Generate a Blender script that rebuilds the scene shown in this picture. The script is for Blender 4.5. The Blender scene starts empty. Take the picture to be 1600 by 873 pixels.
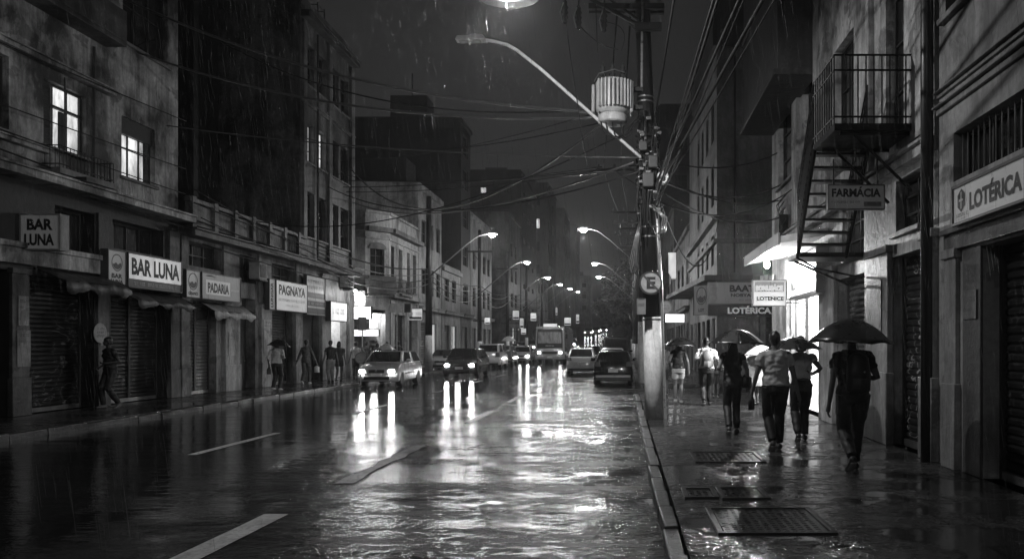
import bpy, bmesh, math, random
from mathutils import Vector, Matrix, noise
random.seed(7)
SC = bpy.context.scene
COL = SC.collection
R = math.radians
# ---------------------------------------------------------------- camera
FX, VX, HY, CH = 1244.0, 975.0, 537.0, 1.7        # focal length in photo pixels, vanishing point, eye height
cam = bpy.data.cameras.new('camera'); cam.lens = FX/1600*36; cam.sensor_width = 36
cam.shift_x = (800-VX)/1600; cam.shift_y = (HY-436.5)/1600
cam.clip_start = .05; cam.clip_end = 3000
camo = bpy.data.objects.new('camera', cam); COL.objects.link(camo)
camo.location = (0, 0, CH); camo.rotation_euler = (R(90), 0, 0); SC.camera = camo
# ---------------------------------------------------------------- sky and exposure
SC.view_settings.view_transform = 'Standard'; SC.view_settings.look = 'None'
SC.view_settings.gamma = 1; SC.view_settings.exposure = -1.5
w = bpy.data.worlds.new('World'); SC.world = w; w.use_nodes = True
nt = w.node_tree; nt.nodes.clear()
sky = nt.nodes.new('ShaderNodeTexSky'); sky.sky_type = 'NISHITA'; sky.sun_disc = False
sky.sun_elevation = R(4); sky.sun_rotation = R(150); sky.dust_density = 6
bw = nt.nodes.new('ShaderNodeRGBToBW'); bg = nt.nodes.new('ShaderNodeBackground'); wo = nt.nodes.new('ShaderNodeOutputWorld')
nt.links.new(sky.outputs[0], bw.inputs[0]); nt.links.new(bw.outputs[0], bg.inputs[0]); nt.links.new(bg.outputs[0], wo.inputs[0])
bg.inputs[1].default_value = 0.046
fill_sun = bpy.data.lights.new('faint_fill', 'SUN'); fill_sun.energy = 0.015; fill_sun.angle = R(30)  # weak sun added as fill for a faint overall glow
fill_so = bpy.data.objects.new('faint_fill', fill_sun); COL.objects.link(fill_so); fill_so.rotation_euler = (R(50), 0, R(150))
SC.cycles.use_denoising = True; SC.cycles.denoising_input_passes = 'RGB_ALBEDO_NORMAL'
SC.cycles.max_bounces = 6; SC.cycles.diffuse_bounces = 2; SC.cycles.glossy_bounces = 3
SC.cycles.transmission_bounces = 4; SC.cycles.volume_bounces = 0; SC.cycles.transparent_max_bounces = 8
SC.cycles.caustics_reflective = False; SC.cycles.caustics_refractive = False
SC.cycles.sample_clamp_indirect = 3.0; SC.cycles.use_light_tree = True
# ---------------------------------------------------------------- helpers
ZZ = Vector((0, 0, 1))
def W(px, py, Y): return Vector(((px-VX)*Y/FX, Y, CH-(py-HY)*Y/FX))
def zz(px, py, X):
    Y = FX*X/(px-VX); return CH-(py-HY)*Y/FX
LX, RX = -13.3, 4.2
def YL(px, X=LX): return FX*X/(px-VX)
def YR(px, X=RX): return FX*X/(px-VX)
def gz(Y): return 0.0 if Y < 72 else .045*(Y-72)**2/(Y-72+14)
class Fr:
    def __init__(s, O, r, n): s.O = Vector(O); s.r = Vector(r).normalized(); s.n = Vector(n).normalized()
    def p(s, u, v, d=0): return s.O + s.r*u + ZZ*v + s.n*d
# world-based frames: u = world Y (left), u = -world Y (right), u = world X (facing camera)
def FL(X=LX): return Fr((X, 0, 0), (0, 1, 0), (1, 0, 0))
def FR_(X=RX): return Fr((X, 0, 0), (0, -1, 0), (-1, 0, 0))
def FC(Y): return Fr((0, Y, 0), (1, 0, 0), (0, -1, 0))
def rootloc(o):
    v = Vector((0, 0, 0))
    while o is not None: v += o.location; o = o.parent
    return v
class MB:
    def __init__(s): s.v = []; s.f = []
    def add(s, vs, fs):
        b = len(s.v); s.v += [Vector(x) for x in vs]; s.f += [tuple(i+b for i in f) for f in fs]; return s
    def hexa(s, p):   # 4 bottom ccw, 4 top
        return s.add(p, [(3, 2, 1, 0), (4, 5, 6, 7), (0, 1, 5, 4), (1, 2, 6, 5), (2, 3, 7, 6), (3, 0, 4, 7)])
    def box(s, x0, x1, y0, y1, z0, z1):
        return s.hexa([(x0, y0, z0), (x1, y0, z0), (x1, y1, z0), (x0, y1, z0), (x0, y0, z1), (x1, y0, z1), (x1, y1, z1), (x0, y1, z1)])
    def fbox(s, F, u0, u1, v0, v1, d0, d1):
        return s.hexa([F.p(u0, v0, d1), F.p(u1, v0, d1), F.p(u1, v0, d0), F.p(u0, v0, d0), F.p(u0, v1, d1), F.p(u1, v1, d1), F.p(u1, v1, d0), F.p(u0, v1, d0)])
    def fquad(s, F, u0, u1, v0, v1, d=0):
        return s.add([F.p(u0, v0, d), F.p(u1, v0, d), F.p(u1, v1, d), F.p(u0, v1, d)], [(0, 1, 2, 3)])
    def prism(s, F, poly, d0, d1):
        n = len(poly); vs = [F.p(u, v, d1) for u, v in poly]+[F.p(u, v, d0) for u, v in poly]
        return s.add(vs, [tuple(range(n)), tuple(range(2*n-1, n-1, -1))]+[(i, n+i, n+(i+1) % n, (i+1) % n) for i in range(n)])
    def tube(s, pts, r, n=8, cap=True, flat=1.0):
        pts = [Vector(p) for p in pts]; m = len(pts)
        rs = r if isinstance(r, (list, tuple)) else [r]*m
        up = None; vs = []; fs = []
        for i, p in enumerate(pts):
            t = (pts[min(i+1, m-1)]-pts[max(i-1, 0)])
            t = t.normalized() if t.length > 1e-9 else ZZ
            if up is None:
                up = Vector((1, 0, 0)) if abs(t.x) < .8 else Vector((0, 1, 0))
            a = (up-t*up.dot(t)).normalized(); b = t.cross(a); up = a
            ra = rs[i][0] if isinstance(rs[i], (list, tuple)) else rs[i]
            rb = rs[i][1] if isinstance(rs[i], (list, tuple)) else rs[i]*flat
            for k in range(n):
                c = 2*math.pi*k/n; vs.append(p+a*(ra*math.cos(c))+b*(rb*math.sin(c)))
        for i in range(m-1):
            for k in range(n):
                fs.append((i*n+k, i*n+(k+1) % n, (i+1)*n+(k+1) % n, (i+1)*n+k))
        if cap: fs += [tuple(range(n-1, -1, -1)), tuple(range((m-1)*n, m*n))]
        return s.add(vs, fs)
    def lathe(s, prof, c=(0, 0, 0), n=16, ax=ZZ):
        ax = Vector(ax).normalized(); c = Vector(c)
        a = ax.orthogonal().normalized(); b = ax.cross(a); vs = []; fs = []
        for r, h in prof:
            for k in range(n):
                t = 2*math.pi*k/n; vs.append(c+ax*h+(a*math.cos(t)+b*math.sin(t))*r)
        m = len(prof)
        for i in range(m-1):
            for k in range(n): fs.append((i*n+k, i*n+(k+1) % n, (i+1)*n+(k+1) % n, (i+1)*n+k))
        if prof[0][0] > 1e-5: fs.append(tuple(range(n-1, -1, -1)))
        if prof[-1][0] > 1e-5: fs.append(tuple(range((m-1)*n, m*n)))
        return s.add(vs, fs)
    def ell(s, c, rx, ry, rz, n=16, m=10):
        c = Vector(c); vs = []; fs = []
        for i in range(m+1):
            t = math.pi*i/m
            for k in range(n):
                q = 2*math.pi*k/n; vs.append(c+Vector((rx*math.sin(t)*math.cos(q), ry*math.sin(t)*math.sin(q), -rz*math.cos(t))))
        for i in range(m):
            for k in range(n): fs.append((i*n+k, i*n+(k+1) % n, (i+1)*n+(k+1) % n, (i+1)*n+k))
        return s.add(vs, fs)
    def xf(s, M):
        s.v = [M @ x for x in s.v]; return s
    def build(s, name, mat, parent=None, smooth=False, bevel=0, local=False, seg=2, loc=None):
        me = bpy.data.meshes.new(name)
        off = Vector((0, 0, 0))
        if parent is not None and not local: off = rootloc(parent)
        if loc is not None: off = Vector(loc)
        me.from_pydata([x-off for x in s.v], [], s.f); me.update()
        bm = bmesh.new(); bm.from_mesh(me); bmesh.ops.remove_doubles(bm, verts=bm.verts, dist=1e-5)
        bmesh.ops.recalc_face_normals(bm, faces=bm.faces); bm.to_mesh(me); bm.free()
        me.materials.append(mat)
        if smooth: me.shade_smooth()
        o = bpy.data.objects.new(name, me); COL.objects.link(o)
        if loc is not None: o.location = off
        if parent is not None: o.parent = parent
        if bevel:
            b = o.modifiers.new('bev', 'BEVEL'); b.width = bevel; b.segments = seg; b.limit_method = 'ANGLE'; b.angle_limit = R(35)
            me.shade_smooth()
            try: me.set_sharp_from_angle(angle=R(50))
            except Exception: pass
        return o
def thing(name, label, cat, loc=(0, 0, 0), rz=0, group=None):
    o = bpy.data.objects.new(name, None); COL.objects.link(o); o.location = loc; o.rotation_euler = (0, 0, rz)
    o.empty_display_size = .1
    return tag(o, label, cat, group)
def tag(o, label, cat=None, group=None):
    o['label'] = label
    if cat: o['category'] = cat
    if group: o['group'] = group
    return o
def kind(o, k): o['kind'] = k; return o
def dup(root, loc, rz=None, label=None):
    r = root.copy(); COL.objects.link(r); r.location = loc
    if rz is not None: r.rotation_euler = (0, 0, rz)
    if label: r['label'] = label
    for ch in list(root.children):
        c = ch.copy(); COL.objects.link(c); c.parent = r
        for g in list(ch.children):
            d = g.copy(); COL.objects.link(d); d.parent = c
    return r
def light(name, loc, power, rad=.1, typ='POINT', rot=None, size=None, spot=None, parent=None):
    l = bpy.data.lights.new(name, typ); l.energy = power
    if typ == 'AREA': l.shape = 'RECTANGLE'; l.size, l.size_y = size
    elif typ != 'SUN': l.shadow_soft_size = rad
    if spot: l.spot_size = R(spot); l.spot_blend = .8
    o = bpy.data.objects.new(name, l); COL.objects.link(o)
    o.location = Vector(loc)-(rootloc(parent) if parent else Vector((0, 0, 0)))
    if rot: o.rotation_euler = rot
    if parent: o.parent = parent
    return o
# ---------------------------------------------------------------- materials (all grey: a black and white photograph)
def newmat(name):
    m = bpy.data.materials.new(name); m.use_nodes = True; nt = m.node_tree
    b = nt.nodes['Principled BSDF']; return m, nt, b
def N(nt, t, **k):
    n = nt.nodes.new(t)
    for a, v in k.items(): setattr(n, a, v)
    return n
def coords(nt, scale, world=True):
    if world: g = N(nt, 'ShaderNodeNewGeometry'); out = g.outputs['Position']
    else: g = N(nt, 'ShaderNodeTexCoord'); out = g.outputs['Object']
    mp = N(nt, 'ShaderNodeMapping'); mp.inputs['Scale'].default_value = scale
    nt.links.new(out, mp.inputs[0]); return mp.outputs[0]
def nz(nt, scale3, s, detail=4, rough=.6, world=True, dist=0):
    n = N(nt, 'ShaderNodeTexNoise'); n.inputs['Scale'].default_value = s; n.inputs['Detail'].default_value = detail
    n.inputs['Roughness'].default_value = rough; n.inputs['Distortion'].default_value = dist
    nt.links.new(coords(nt, scale3, world), n.inputs['Vector']); return n.outputs[0]
def rng(nt, v, a, b, c, d):
    m = N(nt, 'ShaderNodeMapRange'); nt.links.new(v, m.inputs[0])
    for i, x in enumerate((a, b, c, d)): m.inputs[i+1].default_value = x
    return m.outputs[0]
def mth(nt, op, a, b=None):
    m = N(nt, 'ShaderNodeMath', operation=op)
    for i, x in enumerate((a, b)):
        if x is None: continue
        if isinstance(x, (int, float)): m.inputs[i].default_value = x
        else: nt.links.new(x, m.inputs[i])
    return m.outputs[0]
def bump(nt, b, h, st, dist):
    n = N(nt, 'ShaderNodeBump'); n.inputs['Strength'].default_value = st; n.inputs['Distance'].default_value = dist
    nt.links.new(h, n.inputs['Height']); nt.links.new(n.outputs[0], b.inputs['Normal']); return n
_c = {}
def plain(v, rough=.5, metal=0, name=None, coat=0, var=.25):
    k = ('p', v, rough, metal, coat, var)
    if k in _c: return _c[k]
    m, nt, b = newmat(name or 'mat_%g' % v)
    b.inputs['Roughness'].default_value = rough; b.inputs['Metallic'].default_value = metal
    b.inputs['Coat Weight'].default_value = coat
    a = nz(nt, (1, 1, 1), 7, 4, world=False)
    nt.links.new(rng(nt, a, .3, .7, v*(1-var), v*(1+var*.4)), b.inputs['Base Color'])
    nt.links.new(rng(nt, a, .3, .7, rough*.8, min(1, rough*1.2)), b.inputs['Roughness'])
    _c[k] = m; return m
def plaster(v, dirt=.6, name=None, rough=.55, streak=1.0):
    k = ('w', v, dirt, rough)
    if k in _c: return _c[k]
    m, nt, b = newmat(name or 'plaster_%g' % v)
    big = nz(nt, (1, 1, .6), .55, 6, .65); st = nz(nt, (3.2, 3.2, .28), 1.0, 7, .75); fine = nz(nt, (1, 1, 1), 9, 6, .7)
    s = mth(nt, 'MULTIPLY', rng(nt, big, .4, .58, 1-dirt, 1), rng(nt, st, .4, .56, 1-dirt*.55*streak, 1))
    s = mth(nt, 'MULTIPLY', s, rng(nt, fine, .3, .7, .72, 1.1))
    peel = nz(nt, (1, 1, 1.2), .9, 8, .62, dist=.3); s = mth(nt, 'MULTIPLY', s, rng(nt, peel, .565, .585, 1, 1-dirt*.5)); s = mth(nt, 'MULTIPLY', s, rng(nt, peel, .36, .39, 1+dirt*.35, 1))
    nt.links.new(mth(nt, 'MULTIPLY', s, v), b.inputs['Base Color'])
    b.inputs['Roughness'].default_value = rough
    hh = mth(nt, 'ADD', fine, mth(nt, 'MULTIPLY', big, 2)); bump(nt, b, hh, .5, .03)
    _c[k] = m; return m
def emis(v, st, name='glow', var=0.0, scale=3, base=None):
    k = ('e', v, st, var, scale)
    if k in _c: return _c[k]
    m, nt, b = newmat(name)
    c = base if base is not None else v
    b.inputs['Base Color'].default_value = (c, c, c, 1); b.inputs['Roughness'].default_value = .4
    b.inputs['Emission Color'].default_value = (v, v, v, 1)
    if var:
        a = nz(nt, (1, 1, .35), scale, 6, .7)
        nt.links.new(rng(nt, a, .35, .6, st*(1-var), st), b.inputs['Emission Strength'])
    else: b.inputs['Emission Strength'].default_value = st
    _c[k] = m; return m
def glassmat(v=.02, rough=.06, name='dark_glass'):
    k = ('g', v, rough)
    if k in _c: return _c[k]
    m, nt, b = newmat(name); b.inputs['Base Color'].default_value = (v, v, v, 1); b.inputs['Roughness'].default_value = rough
    b.inputs['Specular IOR Level'].default_value = .7
    a = nz(nt, (1, 1, 1), 1.3, 2); bump(nt, b, a, .15, .05)
    _c[k] = m; return m
def shuttermat(v, mark=.5):
    k = ('sh', v, mark)
    if k in _c: return _c[k]
    m, nt, b = newmat('painted_steel_shutter')
    a = nz(nt, (1, 1, .4), 2.2, 6, .7)
    g = nz(nt, (1, 1, 1.3), 1.25, 2, .4, dist=1.4); msk = nz(nt, (1, 1, 1), .6, 2)
    ln = mth(nt, 'LESS_THAN', mth(nt, 'ABSOLUTE', mth(nt, 'SUBTRACT', g, .5)), .012)
    ln = mth(nt, 'MULTIPLY', ln, rng(nt, msk, .48, .56, 0, mark))
    base = rng(nt, a, .3, .7, v*.2, v*.6)
    nt.links.new(mth(nt, 'ADD', base, ln), b.inputs['Base Color'])
    b.inputs['Metallic'].default_value = .3; b.inputs['Roughness'].default_value = .42
    _c[k] = m; return m
def asphalt():
    m, nt, b = newmat('wet_asphalt')
    pud = nz(nt, (.8, 1, 1), .45, 6, .62)                    # where water stands
    wear = nz(nt, (1, .12, 1), 1.1, 4, .6)                   # wheel tracks along the street
    agg = nz(nt, (1, 1, 1), 26, 3, .6); mid = nz(nt, (.8, 1.1, 1), 9, 4, .7); rip = nz(nt, (.22, 2.0, 1), 1.5, 4, .6)
    crack = nz(nt, (.5, 1.6, 1), 1.6, 6, .6, dist=.8)
    g = N(nt, 'ShaderNodeNewGeometry'); sx = N(nt, 'ShaderNodeSeparateXYZ'); nt.links.new(g.outputs['Position'], sx.inputs[0])
    old = rng(nt, mth(nt, 'ADD', sx.outputs[0], mth(nt, 'MULTIPLY', mth(nt, 'SUBTRACT', mid, .5), 2.4)), -4.8, -2.6, .12, 1)   # the older, coarser right-hand lanes
    wet = rng(nt, pud, .5, .58, 0, 1)
    cr = mth(nt, 'LESS_THAN', mth(nt, 'ABSOLUTE', mth(nt, 'SUBTRACT', crack, .5)), .006)
    col = mth(nt, 'MULTIPLY', rng(nt, agg, .3, .7, .004, .022), rng(nt, wear, .3, .7, .7, 1.15))
    nt.links.new(mth(nt, 'MULTIPLY', col, rng(nt, cr, 0, 1, 1, .3)), b.inputs['Base Color'])
    grain = nz(nt, (.9, 1.15, 1), 6.5, 8, .75); band = nz(nt, (.16, 1.6, 1), 1.3, 6, .7)
    film = rng(nt, mth(nt, 'ADD', grain, mth(nt, 'MULTIPLY', mth(nt, 'SUBTRACT', band, .5), 1.1)), .47, .54, 0, 1)   # film of water against bare stone
    film = mth(nt, 'MAXIMUM', film, mth(nt, 'MULTIPLY', wet, .85))
    sp = mth(nt, 'ADD', .04, mth(nt, 'MULTIPLY', film, .75))
    mx = N(nt, 'ShaderNodeMix'); nt.links.new(old, mx.inputs[0]); mx.inputs[2].default_value = .13; nt.links.new(sp, mx.inputs[3])
    nt.links.new(mx.outputs[0], b.inputs['Specular IOR Level'])
    dryf = mth(nt, 'MULTIPLY', mth(nt, 'SUBTRACT', 1.0, film), old)
    nt.links.new(mth(nt, 'ADD', rng(nt, agg, .3, .7, .05, .08), mth(nt, 'MULTIPLY', dryf, .22)), b.inputs['Roughness'])
    dry = mth(nt, 'MULTIPLY', rng(nt, wet, 0, 1, 1, .1), old)
    h = mth(nt, 'MULTIPLY', dry, mth(nt, 'ADD', mth(nt, 'MULTIPLY', agg, .4), mth(nt, 'MULTIPLY', mid, 1.1)))
    h = mth(nt, 'ADD', h, mth(nt, 'MULTIPLY', mth(nt, 'MULTIPLY', rip, 1.3), rng(nt, old, 0, 1, .22, .3)))
    h = mth(nt, 'SUBTRACT', h, mth(nt, 'MULTIPLY', mth(nt, 'MULTIPLY', cr, old), .8))
    bump(nt, b, h, .7, .03)
    return m
def pavement():
    m, nt, b = newmat('wet_paving')
    pud = nz(nt, (1, 1.1, 1), .75, 6, .62); agg = nz(nt, (1, 1, 1), 24, 5, .7); mid = nz(nt, (.8, 1.2, 1), 5, 5, .68)
    br = N(nt, 'ShaderNodeTexBrick'); br.offset = .5; br.inputs['Scale'].default_value = 1
    br.inputs['Mortar Size'].default_value = .016; br.inputs['Brick Width'].default_value = .95; br.inputs['Row Height'].default_value = .62
    br.inputs['Color1'].default_value = (1, 1, 1, 1); br.inputs['Color2'].default_value = (.7, .7, .7, 1); br.inputs['Mortar'].default_value = (.0, .0, .0, 1)
    nt.links.new(coords(nt, (1, 1, 1)), br.inputs[0])
    bwn = N(nt, 'ShaderNodeRGBToBW'); nt.links.new(br.outputs[0], bwn.inputs[0])
    wet = rng(nt, pud, .47, .53, 0, 1)
    c = mth(nt, 'MULTIPLY', rng(nt, agg, .3, .7, .03, .1), rng(nt, bwn.outputs[0], 0, 1, .35, 1))
    nt.links.new(mth(nt, 'MULTIPLY', c, rng(nt, wet, 0, 1, 1, .6)), b.inputs['Base Color'])
    grain = nz(nt, (.9, 1.15, 1), 5.5, 9, .76); film = mth(nt, 'MAXIMUM', rng(nt, grain, .47, .53, 0, 1), mth(nt, 'MULTIPLY', wet, .9))
    nt.links.new(mth(nt, 'ADD', .08, mth(nt, 'MULTIPLY', film, .75)), b.inputs['Specular IOR Level'])
    nt.links.new(rng(nt, film, 0, 1, .32, .11), b.inputs['Roughness'])
    dry = rng(nt, wet, 0, 1, 1, .1)
    h = mth(nt, 'MULTIPLY', dry, mth(nt, 'ADD', mth(nt, 'MULTIPLY', agg, .25), mth(nt, 'MULTIPLY', mid, 2.0)))
    h = mth(nt, 'ADD', h, mth(nt, 'MULTIPLY', rng(nt, bwn.outputs[0], 0, .5, 0, 1), .9))
    bump(nt, b, h, .6, .022)
    return m
def paintmat(v, wear=.5):
    m, nt, b = newmat('road_paint'); a = nz(nt, (1, 1, 1), 18, 5, .7); c = nz(nt, (1, 1, 1), 2.3, 4)
    s = mth(nt, 'MULTIPLY', rng(nt, a, .42, .52, 1-wear, 1), rng(nt, c, .35, .6, 1-wear, 1))
    nt.links.new(mth(nt, 'MULTIPLY', s, v), b.inputs['Base Color']); b.inputs['Roughness'].default_value = .38
    bump(nt, b, a, .4, .006); return m
def leafmat():
    m, nt, b = newmat('leaves'); a = nz(nt, (1, 1, 1), .8, 3)
    nt.links.new(rng(nt, a, .3, .7, .03, .09), b.inputs['Base Color']); b.inputs['Roughness'].default_value = .45; return m
M_asph = asphalt(); M_pave = pavement(); M_paint = paintmat(.62, .35); M_paintw = paintmat(.3, .75)
M_kerb = plaster(.085, .85, 'kerb_stone', .35); M_conc = plaster(.3, .6, 'concrete')
M_white = plaster(.62, .5, 'whitewash'); M_black = plain(.012, .45, name='black_paint'); M_dark = plain(.03, .5, name='dark_paint')
M_iron = plain(.02, .4, .6, name='iron'); M_steel = plain(.35, .35, .8, name='galvanised_steel'); M_cable = plain(.008, .8, name='cable')
M_rubber = plain(.02, .55, name='rubber'); M_glass = glassmat(); M_chrome = plain(.5, .2, .9, name='bright_metal')
M_leaf = leafmat(); M_bark = plaster(.1, .5, 'bark', .8)
# ---------------------------------------------------------------- ground, road, pavements
ys = [-60, -20]+[2*i for i in range(0, 35)]+[70+3*i for i in range(0, 40)]+[200+20*i for i in range(0, 20)]+[900, 1600]
def sheet(name, x0, x1, y0, y1, dz, mat, k='structure', step=3.0):
    yy = [y0]; 
    while yy[-1] < y1-1e-6: yy.append(min(y1, yy[-1]+(step if yy[-1] < 200 else 20)))
    mb = MB(); vs = []; fs = []
    for y in yy: vs += [(x0, y, gz(y)+dz), (x1, y, gz(y)+dz)]
    for i in range(len(yy)-1): fs.append((2*i, 2*i+1, 2*i+3, 2*i+2))
    mb.add(vs, fs); return kind(mb.build(name, mat), k)
sheet('ground', -900, 900, -60, 1500, -.012, M_asph)
sheet('road', -11.0, .36, -40, 600, 0, M_asph)
KL, KR = -10.8, .33
def pavement_block(x0, x1, y0, y1, side):
    # slab with its kerb; side = +1 kerb on the x1 side, -1 on the x0 side
    kb = .16; a, b = (x0, x1-kb) if side > 0 else (x0+kb, x1)
    mb = MB(); n = max(1, int((y1-y0)/6))
    for i in range(n):
        p, q = y0+(y1-y0)*i/n, y0+(y1-y0)*(i+1)/n
        mb.add([(a, p, gz(p)-.1), (b, p, gz(p)-.1), (b, q, gz(q)-.1), (a, q, gz(q)-.1), (a, p, gz(p)+.12), (b, p, gz(p)+.12), (b, q, gz(q)+.12), (a, q, gz(q)+.12)],
               [(4, 5, 6, 7), (0, 1, 5, 4), (1, 2, 6, 5), (3, 0, 4, 7), (2, 3, 7, 6)])
    kind(mb.build('sidewalk', M_pave), 'structure')
    km = MB(); y = y0; c, d = (x1-kb+.004, x1) if side > 0 else (x0, x0+kb-.004)
    while y < y1:
        L = min(random.uniform(.8, 1.1), y1-y); j = random.uniform(-.014, .014); h = random.uniform(-.03, .004); t = random.uniform(-.012, .012)
        z0 = gz(y); z1 = gz(y+L)
        km.hexa([(c+j, y+.003, z0-.1), (d+j, y+.003, z0-.1), (d+j+t, y+L-.003, z1-.1), (c+j+t, y+L-.003, z1-.1), (c+j+.01, y+.003, z0+.122+h), (d+j-.02, y+.003, z0+.122+h), (d+j+t-.02, y+L-.003, z1+.122+h+t*.3), (c+j+t, y+L-.003, z1+.122+h)])
        y += L
    kind(km.build('kerb', M_kerb, bevel=.014), 'structure')
pavement_block(-13.6, KL, -12, 39.4, 1)
pavement_block(-13.6, KL, 43.2, 126, 1)
pavement_block(KR, 4.5, -12, 25.5, -1)
pavement_block(KR, 4.5, 31.5, 140, -1)
def mark(x, y0, y1, wd, mat, jag=0.0):
    mb = MB(); n = max(2, int((y1-y0)/.35)); vs = []; fs = []
    for i in range(n+1):
        y = y0+(y1-y0)*i/n; a = random.uniform(-jag, jag); b = random.uniform(-jag, jag)
        vs += [(x-wd/2+a, y, gz(y)+.005), (x+wd/2+b, y, gz(y)+.005)]
    for i in range(n): fs.append((2*i, 2*i+1, 2*i+3, 2*i+2))
    return kind(mb.add(vs, fs).build('lane_marking', mat), 'structure')
mark(-3.47, 3.6, 7.95, .24, M_paint, .004); mark(-3.42, 9.7, 13.4, .2, M_paintw, .045); mark(-6.62, 12.2, 15.2, .15, M_paint, .006)
for y in (17, 23, 29, 35, 42, 50, 58): mark(-3.35, y, y+3.2, .16, M_paintw, .01)
for y in (19.5, 27, 34, 41, 48, 56): mark(-6.6, y, y+3, .14, M_paintw, .01)
# cast covers set in the right-hand pavement
def cover(x0, x1, y0, y1, label, dark=True):
    t = thing('access_cover', label, 'manhole cover', ((x0+x1)/2, (y0+y1)/2, .12))
    f = MB(); z = .1255; b = .05
    for q in ((x0, x1, y0, y0+b), (x0, x1, y1-b, y1), (x0, x0+b, y0+b+.002, y1-b-.002), (x1-b, x1, y0+b+.002, y1-b-.002)): f.box(q[0], q[1], q[2], q[3], .1, .138)
    f.build('frame', plain(.05, .35, .3), t, bevel=.004)
    p = MB().box(x0+b+.012, x1-b-.012, y0+b+.012, y1-b-.012, .1, .128)
    n = int((x1-x0)/.07)
    for i in range(n):
        for k in range(int((y1-y0)/.07)):
            cx = x0+b+.05+i*.07; cy = y0+b+.05+k*.07
            if cx < x1-b-.05 and cy < y1-b-.05: p.box(cx-.02, cx+.02, cy-.008, cy+.008, .127, .1315)
    p.build('plate', plain(.015 if dark else .04, .3, .3), t)
cover(.78, 1.78, 6.6, 7.65, 'large steel cover with a raised frame, nearest the camera on the right pavement')
cover(.62, .98, 8.15, 8.7, 'small dark square cover beside the right kerb')
cover(1.0, 1.5, 8.1, 8.75, 'dark square cover beside the smaller one, behind the big framed cover')
cover(.95, 1.9, 10.6, 11.6, 'wide pale-edged cover in the pavement past the two small ones', False)
# ---------------------------------------------------------------- buildings
def wallfaces(mb, F, u0, u1, v0, v1, ops, d=.22):
    us = sorted({u0, u1, *[o[0] for o in ops], *[o[1] for o in ops]}); vs = sorted({v0, v1, *[o[2] for o in ops], *[o[3] for o in ops]})
    us = [u for u in us if u0 <= u <= u1]; vs = [v for v in vs if v0 <= v <= v1]
    for i in range(len(us)-1):
        for j in range(len(vs)-1):
            cu, cv = (us[i]+us[i+1])/2, (vs[j]+vs[j+1])/2
            if any(o[0] < cu < o[1] and o[2] < cv < o[3] for o in ops): continue
            mb.fquad(F, us[i], us[i+1], vs[j], vs[j+1], 0)
    for a, b, c, e in ops:
        P = lambda u, v, dd: F.p(u, v, dd)
        for q in (((a, c), (a, e)), ((a, e), (b, e)), ((b, e), (b, c)), ((b, c), (a, c))):
            (p0, q0), (p1, q1) = q
            mb.add([P(p0, q0, 0), P(p1, q1, 0), P(p1, q1, -d), P(p0, q0, -d)], [(0, 1, 2, 3)])
LIT = emis(.9, 3.0, 'lit_window', .85, 2.0); LITD = emis(.9, 1.2, 'dim_lit_window', .6, 1.5)
def window(par, F, u0, u1, v0, v1, cols=2, rows=2, pane=None, depth=.2, fm=None, t=.05, sill=True, leaf=None):
    fm = fm or M_dark
    f = MB(); d0, d1 = -depth, -depth+.06
    f.fbox(F, u0, u0+t, v0, v1, d0, d1).fbox(F, u1-t, u1, v0, v1, d0, d1)
    f.fbox(F, u0+t+.001, u1-t-.001, v0, v0+t, d0, d1).fbox(F, u0+t+.001, u1-t-.001, v1-t, v1, d0, d1)
    for i in range(1, cols):
        u = u0+(u1-u0)*i/cols; f.fbox(F, u-.02, u+.02, v0+t+.001, v1-t-.001, d0, d1-.01)
    for j in range(1, rows):
        v = v0+(v1-v0)*j/rows; f.fbox(F, u0+t+.001, u1-t-.001, v-.014, v+.014, d0+.004, d1-.014)
    wo = f.build('window', fm, par)
    p = MB().fquad(F, u0+.01, u1-.01, v0+.01, v1-.01, -depth+.012); p.build('pane', pane or M_glass, wo)
    if sill:
        MB().fbox(F, u0-.08, u1+.08, v0-.08, v0-.003, -.1, .09).build('sill', M_conc, wo, bevel=.01)
    if leaf:
        for (a, b) in leaf:
            m = MB().fbox(F, a, b, v0+t, v1-t, -depth+.07, -depth+.1)
            k = int((v1-v0)/.09)
            for q in range(1, k): m.fbox(F, a+.03, b-.03, v0+q*.09, v0+q*.09+.05, -depth+.095, -depth+.112)
            m.build('shutter_leaf', M_dark, wo)
    return wo
def rollshutter(par, F, u0, u1, v0, v1, depth=.24, mat=None, pitch=.105, post=False, name='roller_shutter'):
    mat = mat or shuttermat(.12); m = MB(); vs = []; fs = []; n = int((v1-v0)/pitch)
    prof = []
    for i in range(n+1):
        v = v0+(v1-v0)*i/n
        prof += [(v, 0.0), (v+pitch*.3, .028), (v+pitch*.75, .028)] if i < n else [(v, 0)]
    for v, d in prof: vs += [F.p(u0+.03, v, -depth+d), F.p(u1-.03, v, -depth+d)]
    for i in range(len(prof)-1): fs.append((2*i, 2*i+1, 2*i+3, 2*i+2))
    m.add(vs, fs)
    s = m.build(name, mat, par)
    for a_, b_ in [(u0, u0+.06), (u1-.06, u1)]+([((u0+u1)/2-.04, (u0+u1)/2+.04)] if post else []):
        MB().fbox(F, a_, b_, v0, v1, -depth-.02, -depth+.072).build('guide_rail', M_dark, s)
    MB().fbox(F, u0+.07, u1-.07, v0, v0+.1, -depth+.03, -depth+.075).build('bottom_bar', M_steel, s)
    return s
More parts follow.
